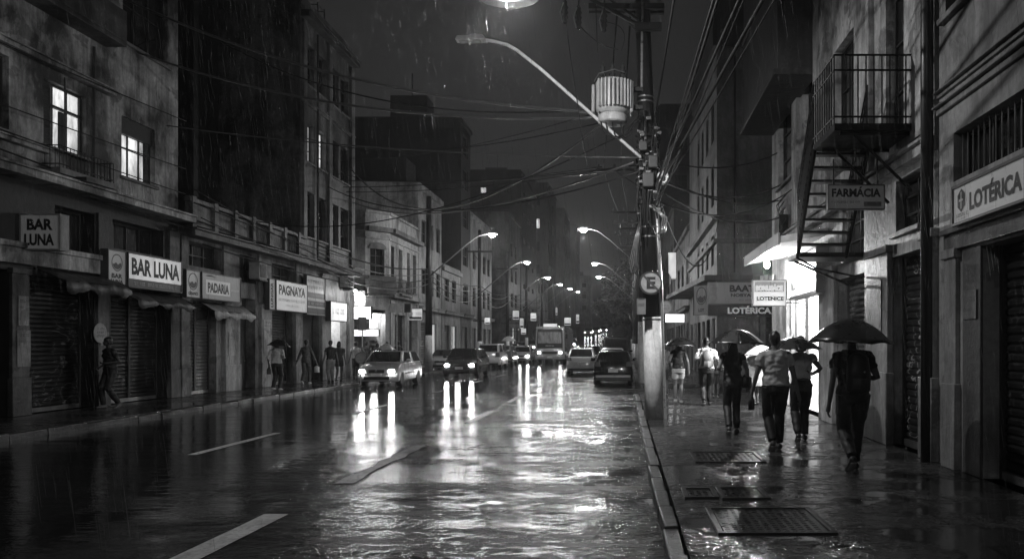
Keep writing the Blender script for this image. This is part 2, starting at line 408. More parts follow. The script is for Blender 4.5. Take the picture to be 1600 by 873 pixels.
def door(par, F, u0, u1, v0, v1, depth=.3, mat=None, panels=3):
    m = MB().fbox(F, u0+.02, u1-.02, v0, v1, -depth-.04, -depth)
    for i in range(panels):
        a = v0+.15+(v1-v0-.2)*i/panels; b = a+(v1-v0-.2)/panels-.12
        m.fbox(F, u0+.14, u1-.14, a, b, -depth-.001, -depth+.025)
    o = m.build('door', mat or M_dark, par, bevel=.006)
    h = MB().tube([F.p(u1-.16, 1.1, -depth+.02), F.p(u1-.16, 1.1, -depth+.06), F.p(u1-.26, 1.1, -depth+.06)], .012, 6); h.build('handle', M_steel, o)
    return o
def darkback(par, F, u0, u1, v0, v1, depth, mat=None):
    return MB().fquad(F, u0, u1, v0, v1, -depth).build('recess', mat or M_black, par)
def pilaster(par, F, u0, u1, v0, v1, mat, d=.09, dado=1.15):
    m = MB().fbox(F, u0, u1, v0, v1, -.02, d)
    if dado: m.fbox(F, u0-.03, u1+.03, v0, dado, -.02, d+.03).fbox(F, u0-.035, u1+.035, v1-.12, v1, -.02, d+.035)
    return m.build('pilaster', mat, par, bevel=.012)
def band(par, F, u0, u1, v0, v1, d, mat, name='cornice'):
    m = MB().fbox(F, u0, u1, v0, v1, -.02, d); h = v1-v0
    m.fbox(F, u0, u1, v1+.001, v1+h*.35, -.02, d+.06)
    return m.build(name, mat, par, bevel=.01)
def balcony(par, F, u0, u1, v, dep=.7, h=.95, solid=False, mat=None):
    s = MB().fbox(F, u0, u1, v-.14, v, -.02, dep); o = s.build('balcony', mat or M_conc, par, bevel=.01)
    if solid:
        q = MB().fbox(F, u0, u1, v+.001, v+h, dep-.1, dep).fbox(F, u0, u0+.1, v+.001, v+h, 0, dep-.101).fbox(F, u1-.1, u1, v+.001, v+h, 0, dep-.101)
        q.build('parapet', mat or M_conc, o, bevel=.01)
    else:
        r = MB(); n = int((u1-u0)/.12)
        for i in range(n+1):
            u = u0+.03+(u1-u0-.06)*i/n; r.tube([F.p(u, v, dep-.04), F.p(u, v+h, dep-.04)], .009, 5)
        for z in (v+.08, v+h): r.tube([F.p(u0+.03, z, 0), F.p(u0+.03, z, dep-.04), F.p(u1-.03, z, dep-.04), F.p(u1-.03, z, 0)], .015, 6)
        for k in range(1, int(dep/.12)):
            for u in (u0+.03, u1-.03): r.tube([F.p(u, v, k*.12), F.p(u, v+h, k*.12)], .009, 5)
        r.build('railing', M_iron, o)
    return o
def shell(par, mat, x0, x1, y0, y1, z0, z1, ops_street, ops_near=(), side='L', name='wall', d=.22, roofmat=None, par_h=.0):
    """closed block: street face, near face and far face, roof; openings cut in street and near faces"""
    mb = MB()
    if side == 'L':
        wallfaces(mb, FL(x1), y0, y1, z0, z1, ops_street, d)
        mb.add([(x0, y1, z0), (x1, y1, z0), (x1, y1, z1), (x0, y1, z1)], [(0, 1, 2, 3)]); mb.add([(x0, y0, z0), (x0, y1, z0), (x0, y1, z1), (x0, y0, z1)], [(0, 1, 2, 3)])
    else:
        wallfaces(mb, FR_(x0), -y1, -y0, z0, z1, ops_street, d)
        mb.add([(x0, y1, z0), (x1, y1, z0), (x1, y1, z1), (x0, y1, z1)], [(0, 1, 2, 3)]); mb.add([(x1, y0, z0), (x1, y1, z0), (x1, y1, z1), (x1, y0, z1)], [(0, 1, 2, 3)])
    wallfaces(mb, FC(y0), x0, x1, z0, z1, list(ops_near), d)
    o = mb.build(name, mat, par)
    MB().box(x0+.02, x1-.02, y0+.02, y1-.02, z1-.05, z1+.03).build('roof', roofmat or M_dark, par)
    return o
# --- left terrace -------------------------------------------------------------------
F = FL()
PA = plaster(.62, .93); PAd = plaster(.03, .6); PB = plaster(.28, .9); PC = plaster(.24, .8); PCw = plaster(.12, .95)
y2 = YL
A = thing('apartment_building', 'stained plaster building with two lit windows, above the bar signs', 'building', (-13.3, 17, 0))
w1 = (y2(68), y2(135), 6.28, 7.8); w2 = (y2(190), y2(242), 6.15, 7.75); w0 = (14.6, y2(14), 6.3, 7.9)
t1 = (y2(192), y2(262), 9.75, 11.9); t2 = (y2(70), y2(140), 9.75, 11.9); s1 = (y2(44), y2(147), .12, 3.25); s2 = (y2(173), y2(263), .12, 3.2); s0 = (13.2, y2(14), .12, 3.3)
m1 = (y2(86), y2(147), 3.85, 4.95); m2 = (y2(176), y2(255), 4.2, 4.95)
shell(A, PA, -24, -13.3, 8, 23.74, 5.35, 15.5, [w1, w2, w0, t1, t2, (12.2, 13.6, 9.75, 11.9)], side='L')
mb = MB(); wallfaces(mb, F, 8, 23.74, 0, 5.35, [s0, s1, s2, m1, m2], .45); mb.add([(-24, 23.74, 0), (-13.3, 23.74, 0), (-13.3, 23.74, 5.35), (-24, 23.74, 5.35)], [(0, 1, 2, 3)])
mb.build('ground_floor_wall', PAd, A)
wl = window(A, F, *w1, 3, 1, LIT, leaf=[(w1[0]+.06, w1[0]+.36)])
MB().fbox(F, w1[0], w1[1], 7.25, 7.31, -.2, -.11).fbox(F, w1[0]+.62, w1[0]+.8, 6.3, 7.2, -.12, -.08).build('transom', M_dark, wl)
window(A, F, w2[0], w2[1], w2[2], w2[3], 3, 2, LIT, leaf=[(w2[1]-.36, w2[1]-.06)])
MB().fbox(F, w2[0]+.002, w2[1]-.002, 7.3, w2[3]-.002, -.19, -.06).build('blind_box', M_dark, A)
window(A, F, *w0, 3, 2); window(A, F, *t1, 3, 2); window(A, F, *t2, 3, 2)
for s, mt in ((s0, .05), (s1, .045), (s2, .07)):
    rollshutter(A, F, *s, depth=.4, mat=shuttermat(mt, .16), post=s is s2)
for m_ in (m1, m2): window(A, F, *m_, 4, 1, depth=.4, sill=False)
band(A, F, 8, 23.72, 5.3, 5.46, .55, PA, 'ledge'); band(A, F, 8, y2(170), 8.08, 8.18, .22, PA, 'string_course'); band(A, F, 8, y2(70), 6.05, 6.14, .16, PA, 'string_course')
band(A, F, 8, y2(150), 3.45, 3.8, .12, PA, 'fascia')
MB().fbox(F, 15.2, y2(165), 9.3, 9.42, 0, .55).fbox(F, 15.2, y2(165), 9.43, 10.2, .45, .55).build('balcony', PCw, A, bevel=.01)
for a, b in ((14, 41), (149, 166), (263, 277)): pilaster(A, F, y2(a), y2(b), .12, 3.35, plaster(.17, .85), .08, .95)
for a, b in ((150, 166), (262, 277)): MB().fbox(F, y2(a), y2(b), 3.5, 5.0, -.02, .07).build('pier', plaster(.12, .8), A)
MB().tube([F.p(y2(142), 5.5, .08), F.p(y2(142), 9.1, .08)], .035, 8).tube([F.p(y2(98), 6.2, .05), F.p(y2(98), 8, .05)], .02, 6).build('downpipe', M_dark, A)
wb = balcony(A, F, y2(60), y2(150), 5.72, .5, .5)
MB().fbox(F, y2(85), y2(100), 5.5, 5.6, .4, .75).build('bracket_lamp', M_dark, A)
rear = thing('shade_block', 'dark block standing in for light-well shade behind the low shops, beside the bar building', 'building', (-19, 30.5, 0))
shell(rear, plaster(.015, .5), -30, -16.0, 29.6, 31.4, 0, 19, [])  # near-black block put in for the shade of a deep light well
MB().box(-22, -18, 29.9, 31, 19.03, 20.4).build('water_tank', M_dark, rear, bevel=.05)
B = thing('shop_row', 'low shop building with a balustrade above the bakery sign', 'building', (-13.3, 28, 0))
o1 = (y2(293), y2(338), .12, 3.05); o2 = (y2(373), y2(399), .12, 3.3); o3 = (y2(424), y2(457), .12, 3.0)
k1 = (y2(295), y2(346), 4.1, 4.85); k2 = (y2(374), y2(400), 3.85, 4.8); k3 = (y2(424), y2(460), 3.95, 4.75)
shell(B, PB, -20, -13.3, 23.76, 32.7, 0, 5.25, [o1, o2, o3, k1, k2, k3], d=.35)
rollshutter(B, F, *o1, depth=.3, mat=shuttermat(.33, .1), post=True); door(B, F, *o2, depth=.34); rollshutter(B, F, *o3, depth=.3, mat=shuttermat(.14, .1))
for k_ in (k1, k2, k3): window(B, F, *k_, 3, 2, depth=.3, sill=False)
for a, b in ((279, 292), (348, 371), (405, 421), (459, 469)): pilaster(B, F, y2(a), y2(b), .12, 3.15, plaster(.42, .75), .1, 1.0)
for a, b in ((281, 291), (347, 356), (402, 422), (461, 470)): MB().fbox(F, y2(a), y2(b), 3.2, 5.0, -.02, .06).build('pier', PB, B)
band(B, F, 23.77, 32.68, 4.95, 5.13, .5, plaster(.12, .8), 'cornice')
bal = MB(); u = 23.9
while u < 32.3:
    bal.fbox(F, u, u+.22, 5.2, 6.15, .12, .36); 
    if int(u*1.3) % 3: bal.fbox(F, u+.24, u+1.28, 5.3, 5.95, .18, .27)
    else:
        for q in range(6): bal.lathe([(.04, 0), (.07, .12), (.045, .3), (.07, .5), (.04, .62)], F.p(u+.34+q*.16, 5.3, .24), 8)
    u += 1.3
bal.fbox(F, 23.8, 32.6, 5.98, 6.1, .13, .33).build('balustrade', plaster(.3, .85), B, bevel=.008)
C = thing('apartment_building', 'tall dark block with a blank side wall and one pair of lit windows', 'building', (-13.3, 36, 0))
cc = []
for px0, px1 in ((479, 491), (495, 509), (517, 529), (532, 544)):
    for z0, z1 in ((6.2, 8.1), (9.35, 11.0), (12.6, 14.3)): cc.append((y2(px0), y2(px1), z0, z1))
cg = [(y2(473), y2(499), .12, 3.0), (y2(517), y2(541), .12, 3.0)]
shell(C, PC, -27, -13.3, 32.76, 39.1, 0, 16.1, cc+cg, d=.3)
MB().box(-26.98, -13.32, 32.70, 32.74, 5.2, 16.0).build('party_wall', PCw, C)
for i, c_ in enumerate(cc):
    window(C, F, *c_, 2, 3, LITD if i in (1,) else (LIT if i == 4 else None), depth=.24, sill=True)
door(C, F, *cg[0], depth=.28)
band(C, F, 32.78, 39.08, 15.2, 15.4, .35, PCw); band(C, F, 32.78, 39.08, 4.95, 5.13, .45, plaster(.12, .8), 'cornice'); band(C, F, 32.78, 39.08, 11.7, 11.8, .1, PC, 'string_course')
for a, b in ((471, 476), (511, 516), (546, 551)): MB().fbox(F, y2(a), y2(b), 5.4, 15.1, -.02, .12).build('pilaster', PC, C)
for a, b in ((501, 515), (543, 551)): pilaster(C, F, y2(a), y2(b), .12, 4.8, plaster(.45, .7), .08, 1.0)
MB().tube([F.p(y2(493), 5.4, .1), F.p(y2(493), 15, .1)], .05, 8).build('downpipe', M_dark, C)
cr = MB()
for x, y in ((-14, 36.4), (-14, 37.2), (-14.8, 36.4), (-14.8, 37.2)): cr.tube([(x, y, 16.1), (x, y, 17.3)], .03, 5)
cr.tube([(-14, 36.4, 17.2), (-14, 37.2, 17.2), (-14.8, 37.2, 17.2), (-14.8, 36.4, 17.2), (-14, 36.4, 17.2)], .025, 5).build('roof_rail', M_iron, C)
# the lit snack shop in C
LB = emis(.95, 6, 'lit_ceiling'); WALLW = plain(.7, .5, name='white_tile')
def shoproom(par, F, u0, u1, v0, v1, dep, power, name='shop_room', off=.02, tube_e=9.0):
    m = MB()
    P = F.p
    a, b = u0-.3, u1+.3
    for q in ([P(a, v0, -dep), P(b, v0, -dep), P(b, v1, -dep), P(a, v1, -dep)], [P(a, v0, -off), P(a, v0, -dep), P(a, v1, -dep), P(a, v1, -off)],
              [P(b, v0, -off), P(b, v0, -dep), P(b, v1, -dep), P(b, v1, -off)], [P(a, v1, -off), P(b, v1, -off), P(b, v1, -dep), P(a, v1, -dep)],
              [P(a, v0, -off), P(b, v0, -off), P(b, v0, -dep), P(a, v0, -dep)]):
        m.add(q, [(0, 1, 2, 3)])
    r = m.build(name, WALLW, par)
    MB().fbox(F, u0+.1, u1-.1, v1-.09, v1-.03, -dep*.5-.1, -dep*.5+.1).build('tube_lamp', emis(1, tube_e, 'tube_light'), r)
    sh = MB()
    for z in (.9, 1.3, 1.7, 2.1): sh.fbox(F, u0+.05, u1-.05, z, z+.03, -dep+.02, -dep+.35)
    sh.build('shelves', plain(.4), r)
    it = MB()
    for z in (.93, 1.33, 1.73, 2.13):
        u = u0+.1
        while u < u1-.2:
            ww = random.uniform(.06, .16); it.fbox(F, u, u+ww, z, z+random.uniform(.14, .3), -dep+.06, -dep+.28); u += ww+random.uniform(.02, .1)
    it.build('goods', plain(.12, .5, var=.6), r)
    c = F.p((u0+u1)/2, v1-.25, -dep*.5)
    light('ceiling_light', c, power, .25, parent=par)
    return r
shoproom(C, F, cg[1][0], cg[1][1], .12, 3.0, 2.2, 260)
# --- D: pale corner house with chamfered corner
D = thing('corner_building', 'pale two-storey corner house with an arched balcony window', 'building', (-13.3, 45, 0))
PD = plaster(.5, .6, 'pale_plaster'); dn = FC(44)
y0d, y1d = 45.1, 51.4
aw = (-14.55, -13.42-.0, 4.95, 7.25); ds = [(y2(a), y2(b), 4.9, 7.3) for a, b in ((611, 616), (623, 629), (636, 640.5), (645, 650))]
mb = MB()
wallfaces(mb, dn, -20, -14.3, 0, 9.0, [(-19.6, -17.3, .12, 3.8), (-17.1, -15.2, .12, 3.8)], .3)
ch = Fr((-14.3, 44, 0), (1, 1.1, 0), (1.1, -1, 0)); chl = math.hypot(1, 1.1)
wallfaces(mb, ch, 0, chl, 0, 9.0, [(.25, chl-.25, .12, 3.6), (.3, chl-.3, 4.95, 7.2)], .3)
wallfaces(mb, F, 45.1, 51.4, 0, 9.0, ds+[(46, 48.4, .12, 3.4), (49, 50.9, .12, 3.4)], .3)
mb.add([(-20, 51.4, 0), (-13.3, 51.4, 0), (-13.3, 51.4, 9), (-20, 51.4, 9)], [(0, 1, 2, 3)]); mb.add([(-20, 44, 0), (-20, 51.4, 0), (-20, 51.4, 9), (-20, 44, 9)], [(0, 1, 2, 3)])
mb.build('wall', PD, D)
MB().add([(-20, 44, 8.5), (-14.3, 44, 8.5), (-13.3, 45.1, 8.5), (-13.3, 51.4, 8.5), (-20, 51.4, 8.5)], [(0, 1, 2, 3, 4)]).build('roof', M_dark, D)
for z0, z1, d_, m_ in ((8.98, 9.12, .12, PD), (7.95, 8.2, .42, plaster(.2, .6)), (7.55, 7.62, .08, PD), (4.35, 4.6, .35, PD)):
    q = MB().fbox(dn, -20, -14.3+.1, z0, z1, -.02, d_).fbox(ch, -.0, chl, z0, z1, -.02, d_+.003).fbox(F, 45.0, 51.4, z0, z1, -.02, d_)
    q.build('cornice', m_, D)
for d_ in ds: window(D, F, *d_, 1, 3, depth=.25, sill=True)
wa = window(D, ch, .3, chl-.3, 4.95, 7.2, 2, 4, depth=.25, sill=False)
arc = [(.2, 7.0)]+[(chl/2+(chl/2-.2)*-math.cos(math.pi*i/10), 7.05+.32*math.sin(math.pi*i/10)) for i in range(11)]+[(chl-.2, 7.0)]
MB().prism(ch, arc, .001, .06).build('arch_hood', plaster(.2, .6), wa)
balcony(D, ch, -.1, chl+.1, 4.62, .55, .85, True, plaster(.16, .6)); balcony(D, F, 46.0, 48.3, 4.62, .5, .8)
for a, b in ((45.2, 45.9), (48.5, 48.95), (50.95, 51.35)): pilaster(D, F, a, b, .12, 4.2, plaster(.45, .6), .08, None)
shoproom(D, dn, -17.1, -15.2, .12, 3.8, 1.8, 500, tube_e=14); shoproom(D, ch, .25, chl-.25, .12, 3.4, .9, 200); rollshutter(D, F, 46, 48.4, .12, 3.4, .28); door(D, F, 49, 50.9, .12, 3.4, .28)
darkback(D, dn, -19.6, -17.3, .12, 3.8, .3, WALLW)
# --- further left blocks
def block(name, label, x0, x1, y0, y1, h, mat, side='L', z_rows=(), bays=(), near_bays=(), lit=(), litn=(), ground=True, wz=1.7, roofbits=True, gm=None, cols=2):
    b0 = gz(y0)-.3; t = thing(name, label, 'building', ((x0+x1)/2, (y0+y1)/2, gz(y0)))
    FS = FL(x1) if side == 'L' else FR_(x0); FN = FC(y0)
    ops = []; opn = []
    sgn = 1 if side == 'L' else -1
    for bi, (a, b) in enumerate(bays):
        for ri, z in enumerate(z_rows):
            u0, u1 = sorted((sgn*a, sgn*b)); ops.append((u0, u1, z, z+wz))
    for bi, (a, b) in enumerate(near_bays):
        for ri, z in enumerate(z_rows): opn.append((a, b, z, z+wz))
    go = []
    if ground:
        y = y0+.6
        while y+2.2 < y1: u0, u1 = sorted((sgn*y, sgn*(y+1.9))); go.append((u0, u1, gz(y0)+.12, gz(y0)+3.1)); y += 2.6
    shell(t, mat, x0, x1, y0, y1, b0, h, ops+go, opn, side=side, d=.2)
    for i, o in enumerate(ops): window(t, FS, *o, cols, 2, (LIT if i in lit else None), depth=.16, sill=False, t=.06)
    for i, o in enumerate(opn): window(t, FN, *o, cols, 2, (LIT if i in litn else None), depth=.16, sill=False, t=.06)
    for i, o in enumerate(go):
        if i % 3 == 1: window(t, FS, *o, 2, 1, LITD, depth=.18, sill=False)
        else: rollshutter(t, FS, *o, depth=.18, mat=shuttermat(.2, .1), pitch=.16)
    if side == 'L': MB().box(x1, x1+.18, y0+.01, y1-.01, h-.5, h-.2).build('cornice', mat, t)
    else: MB().box(x0-.18, x0, y0+.01, y1-.01, h-.5, h-.2).build('cornice', mat, t)
    band(t, FS, *(sorted((sgn*(y0+.02), sgn*(y1-.02)))), gz(y0)+3.9, gz(y0)+4.1, .3, mat, 'ledge')
    if roofbits:
        m = MB(); xm = (max(x0, x1-9)+x1)/2 if side == 'L' else (x0+min(x1, x0+9))/2
        m.box(xm-1.5, xm+1.5, (y0+y1)/2-1.2, (y0+y1)/2+1.2, h+.03, h+2.0); m.tube([(xm, (y0+y1)/2, h+2), (xm, (y0+y1)/2, h+4.2)], .05, 5)
        m.build('roof_tank', M_dark, t)
    return t
PDK = plaster(.03, .5); PLT = plaster(.42, .6)
block('terraced_building', 'narrow pale three-storey house next to the corner house', -19, -13.3, 51.5, 58, 12.2, plaster(.4, .65), z_rows=(5.0, 8.2), bays=((52.3, 53.6), (54.4, 55.6), (56.4, 57.5)))
block('tower_block', 'large dark flat-topped block rising behind the pale corner house', -42, -13.3, 65.0, 68.9, 20.2, PDK, z_rows=(5, 8.2, 11.4, 14.6, 17.4), bays=((65.8, 67.8),), near_bays=())
block('terraced_building', 'pale plaster house lit by the lamp hanging over it, mid street', -20, -13.3, 69.1, 80, 13.2, PLT, z_rows=(5.0, 8.3), bays=((70, 71.4), (72.4, 73.8), (75, 76.5), (77.5, 79)))
block('terraced_building', 'low dark shop building in front of the big dark block', -19, -13.3, 58.2, 64.8, 7.6, plaster(.25, .7), z_rows=(4.9,), bays=((59, 60.5), (61.5, 63)), roofbits=False)
block('apartment_building', 'grey blank-walled block beyond the lamp-lit house', -30, -13.3, 92, 102, 17, plaster(.2, .6), z_rows=(6, 9, 12), bays=((93.5, 95.5), (97, 99)))
block('tower_block', 'tall dark tower with two tiny lit windows in the distance', -30, -13.3, 103, 121, 24.2, PDK, z_rows=(6, 9, 12, 15, 18.3, 21.2), bays=((105, 107), (110, 112), (115, 117)),
      wz=.75, near_bays=((-26, -25), (-22.4, -21.4), (-18.6, -17.8), (-15.6, -14.9)), litn=(17, 14), ground=False)
block('tower_block', 'distant dark tower just left of the bright street end', -30, -13.3, 140, 156, 30, plaster(.07, .5), z_rows=(10, 14, 18, 22, 26), bays=((142, 144), (148, 150)), near_bays=((-19, -17.6), (-16, -14.8)), litn=(3, 8), ground=False)
block('tower_block', 'farther stepped tower, second from the bright street end', -30, -13.3, 178, 196, 32, plaster(.08, .5), z_rows=(12, 17, 22, 27), bays=((180, 183), (188, 191)), near_bays=((-18, -16),), litn=(2,), ground=False)
block('tower_block', 'farthest tower on the left side of the street', -30, -13.3, 222, 240, 35, plaster(.09, .5), z_rows=(14, 20, 26), bays=((226, 230),), near_bays=((-17, -15),), ground=False)
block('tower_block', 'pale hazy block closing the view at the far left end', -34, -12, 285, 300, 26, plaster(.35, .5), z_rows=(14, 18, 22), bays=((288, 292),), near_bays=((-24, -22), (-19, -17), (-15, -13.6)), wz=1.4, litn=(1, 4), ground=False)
block('terraced_building', 'low house far along the left side, before the distant towers', -20, -13.3, 122, 139, 12, PLT, z_rows=(7, 9.6), bays=((124, 126), (130, 132), (135, 137)))
block('tower_block', 'dark block behind the shop row, seen over the corner house', -40, -24, 47, 60, 17.5, plaster(.05, .5), z_rows=(), ground=False)
# --- right side -----------------------------------------------------------------------
G = FR_(); y3 = YR
def ru(a, b): return (-y3(a), -y3(b)) if y3(a) > y3(b) else (-y3(b), -y3(a))
R1 = thing('shop_building', 'plastered building with the lottery sign at the right edge', 'building', (4.2, 5, 0))
l1 = (-9.35, -5.6, .12, 2.85); l2 = (-10.15, -6.2, 3.76, 4.38); l3 = (-10.4, -9.0, 5.95, 7.6); l4 = (-4.6, -1.2, .12, 2.85)
shell(R1, plaster(.38, .7), 4.2, 14, -14, 10.62, 0, 12, [l1, l2, l3, l4, (-6.6, -5.2, 5.95, 7.6)], side='R', d=.3)
rollshutter(R1, G, *l1, depth=.28, mat=shuttermat(.025, .1), post=True); rollshutter(R1, G, *l4, depth=.28, mat=shuttermat(.025, .1)); window(R1, G, *l2, 6, 1, depth=.25, sill=False, t=.04); window(R1, G, *l3, 3, 2); window(R1, G, -6.6, -5.2, 5.95, 7.6, 3, 2)
gr = MB()
for i in range(26): gr.tube([G.p(-10.1+i*.15, 3.78, -.1), G.p(-10.1+i*.15, 4.36, -.1)], .009, 5)
gr.build('window_grille', plain(.2, .4, .5), R1)
band(R1, G, -10.6, 14, 4.72, 4.8, .05, plaster(.3, .7), 'string_course'); band(R1, G, -10.6, 14, 4.95, 5.0, .04, plaster(.3, .7), 'string_course'); band(R1, G, -10.3, 13, 2.88, 3.08, .07, plaster(.14, .7), 'lintel')
pilaster(R1, G, *ru(1482, 1500), .12, 2.9, plaster(.35, .7), .06, 1.2); pilaster(R1, G, *ru(1506, 1534), .12, 2.86, plaster(.1, .7), .02, None)
MB().tube([(4.08, 10.72, .12), (4.08, 10.72, 12)], .085, 12).build('downpipe', plain(.03, .4), R1, smooth=True)
R2 = thing('apartment_building', 'tall plastered building behind the iron fire escape', 'building', (4.2, 16, 0))
e_shop = (-20.6, -17.2, .12, 3.2); e_d1 = (-15.7, -13.9, .12, 2.95); e_d2 = (-12.55, -11.2, .12, 3.05); e_sh = (-16.9, -16.2, .12, 2.9)
wu = [(*ru(1216, 1240), 5.9, 8.0), (*ru(1254, 1272), 5.9, 7.9), (*ru(1304, 1334), 5.0, 7.5), (*ru(1384, 1412), 4.9, 7.2), (*ru(1216, 1240), 9.2, 11.3), (*ru(1254, 1272), 9.2, 11.3), (*ru(1304, 1334), 8.8, 11), (*ru(1384, 1412), 8.8, 11), (*ru(1316, 1350), 3.3, 4.3), (*ru(1400, 1440), 3.4, 4.2)]
PR = plaster(.62, .9)
shell(R2, PR, 4.2, 14, 10.64, 22.6, 0, 13, wu+[e_shop, e_d1, e_d2], side='R', d=.28)
for i, q in enumerate(wu): window(R2, G, *q, 2, 3, depth=.2, sill=i not in (2, 3), t=.05)
rollshutter(R2, G, *e_d1, depth=.26, mat=shuttermat(.16, .2)); rollshutter(R2, G, *e_d2, depth=.26, mat=shuttermat(.07, .5))
for a, b in ((1291, 1308), (1360, 1394), (1447, 1466)): pilaster(R2, G, *ru(a, b), .12, 3.25, plaster(.42, .8), .08, 1.25)
for a, b in ((1243, 1251), (1277, 1297), (1345, 1366), (1432, 1450)): MB().fbox(G, *ru(a, b), 4.6, 12.4, -.02, .1).build('pilaster', PR, R2)
band(R2, G, -22.5, -10.7, 4.3, 4.45, .14, PR, 'string_course')
MB().box(3.35, 4.2, 17.4, 22.3, 7.7, 12.6).box(3.25, 4.2, 17.3, 22.4, 7.55, 7.69).box(3.3, 4.2, 17.35, 22.35, 10, 10.12).build('bay', plaster(.05, .6), R2, bevel=.01)
# lit pharmacy-like shop with canopy
sr = shoproom(R2, G, e_shop[0], e_shop[1], .12, 3.2, 2.6, 2600, tube_e=45)
MB().fbox(G, e_shop[0], e_shop[0]+.06, .12, 3.2, -.2, -.12).fbox(G, -19.0, -18.94, .12, 3.2, -.2, -.12).fbox(G, e_shop[1]-.06, e_shop[1], .12, 3.2, -.2, -.12).fbox(G, e_shop[0], e_shop[1], 3.1, 3.16, -.2, -.13).build('door_frame', plain(.4, .3, .7), R2)
cnp = MB().hexa([(3.22, 16.4, 3.78), (4.2, 16.4, 3.95), (4.2, 21.0, 3.95), (3.22, 21.0, 3.78), (3.22, 16.4, 3.92), (4.2, 16.4, 4.09), (4.2, 21.0, 4.09), (3.22, 21.0, 3.92)])
cn = cnp.build('canopy', plain(.6, .5), R2, bevel=.01)
MB().box(3.17, 3.21, 16.38, 21.02, 3.74, 3.99).build('fascia_strip', plain(.2), cn)
# R3 corner block with the second lottery sign
R3 = thing('corner_building', 'blank-sided corner building carrying the second lottery sign', 'building', (8, 40, 0)); n3 = FC(36)
nl = [(6.4, 8.4, .12, 2.95), (4.5, 6.15, .12, 2.95), (8.8, 11, .12, 2.95), (5.8, 7.4, 4.75, 5.45)]
sl = [(-y-1.6, -y, .12, 2.9) for y in (36.5, 38.9, 41.3, 43.7, 46.1, 48.5)]+[(-y-1.1, -y, z, z+1.9) for y in (37.2, 39.6, 42, 44.4) for z in (8.2, 11.2)]
shell(R3, plaster(.27, .45), 4.2, 16, 36, 51, 0, 15.2, sl+[(-y-1.1, -y, 5.4, 6.8) for y in (37.2, 39.6, 42, 44.4)], nl, side='R', d=.2)
MB().box(4.0, 16.2, 35.8, 47, 15.1, 17.4).build('attic', plaster(.04, .4), R3)
MB().box(3.95, 16, 35.72, 51, 7.25, 7.5).box(4.05, 16, 35.84, 51, 6.25, 6.45).build('cornice', plaster(.22, .6), R3, bevel=.01)
for i, o in enumerate(nl):
    if i == 0 or i == 2: rollshutter(R3, n3, *o, depth=.18, mat=shuttermat(.14, .1))
    elif i == 1: darkback(R3, n3, *o, .18, plaster(.3, .5))
    else: window(R3, n3, *o, 3, 1, depth=.18, sill=False)
for i, o in enumerate(sl):
    if o[3] < 4: (rollshutter(R3, G, *o, depth=.18, mat=shuttermat(.2, .1), pitch=.16) if i % 2 else window(R3, G, *o, 2, 1, LITD, depth=.18, sill=False))
    else: window(R3, G, *o, 2, 3, depth=.16, sill=False)
for y in (37.2, 39.6, 42, 44.4): window(R3, G, -y-1.1, -y, 5.4, 6.8, 2, 2, depth=.16, sill=False)
MB().add([(3.6, 35.6, 4.55), (16, 35.6, 4.55), (16, 36, 4.55), (4.2, 36, 4.55), (4.2, 51, 4.55), (2.7, 51, 4.55), (3.6, 35.6, 4.78), (16, 35.6, 4.78), (16, 36, 4.78), (4.2, 36, 4.78), (4.2, 51, 4.78), (2.7, 51, 4.78)],
    [(5, 4, 3, 2, 1, 0), (6, 7, 8, 9, 10, 11), (0, 1, 7, 6), (1, 2, 8, 7), (2, 3, 9, 8), (3, 4, 10, 9), (4, 5, 11, 10), (5, 0, 6, 11)]).build('canopy', plaster(.15, .5), R3)
MB().tube([(5.0, 35.9, 4.9), (5.0, 35.9, 15)], .05, 6).build('downpipe', M_dark, R3)
block('terraced_building', 'low house past the corner lottery shop, lit window above', 4.2, 14, 51.2, 66, 9.5, plaster(.25, .6), side='R', z_rows=(5.6,), bays=((52, 53.8), (56, 58), (60, 62)), lit=(0,))
block('tower_block', 'dark square tower behind the thick pole on the right', 4.2, 20, 94, 112, 30, plaster(.06, .5), side='R', z_rows=(8, 12, 16, 20, 24), bays=((96, 99), (104, 107)), near_bays=((6, 7.5), (9.5, 11)), litn=(2,), ground=False)
block('apartment_building', 'mid-height block between the low house and the dark square tower', 4.2, 16, 67, 88, 13.5, plaster(.12, .5), side='R', z_rows=(5.5, 8.6), bays=((69, 71), (74, 76), (79, 81), (84, 86)))
block('terraced_building', 'far houses on the right, half hidden by the dark tree', 4.2, 16, 120, 150, 14, plaster(.15, .5), side='R', z_rows=(8,), bays=((124, 127), (134, 137)), ground=False)
block('tower_block', 'far tower on the right beyond the tree', 6, 22, 190, 215, 30, plaster(.1, .5), side='R', z_rows=(14, 19, 24), bays=((194, 198),), near_bays=((8, 10), (13, 15)), ground=False)
# hill at the end of the street
hm = MB(); vs = []; fs = []; nx = 24
for j in range(6):
    for i in range(nx+1):
        x = -420+840*i/nx; y = 420+j*60
        vs.append((x, y, gz(y)-2+[0, 9, 18, 24, 26, 10][j]*(.8+.5*noise.noise(Vector((x*.01, j*.4, 0))))))
for j in range(5):
    for i in range(nx): a = j*(nx+1)+i; fs.append((a, a+1, a+nx+2, a+nx+1))
kind(hm.add(vs, fs).build('hills', plaster(.05, .5), smooth=True), 'structure')
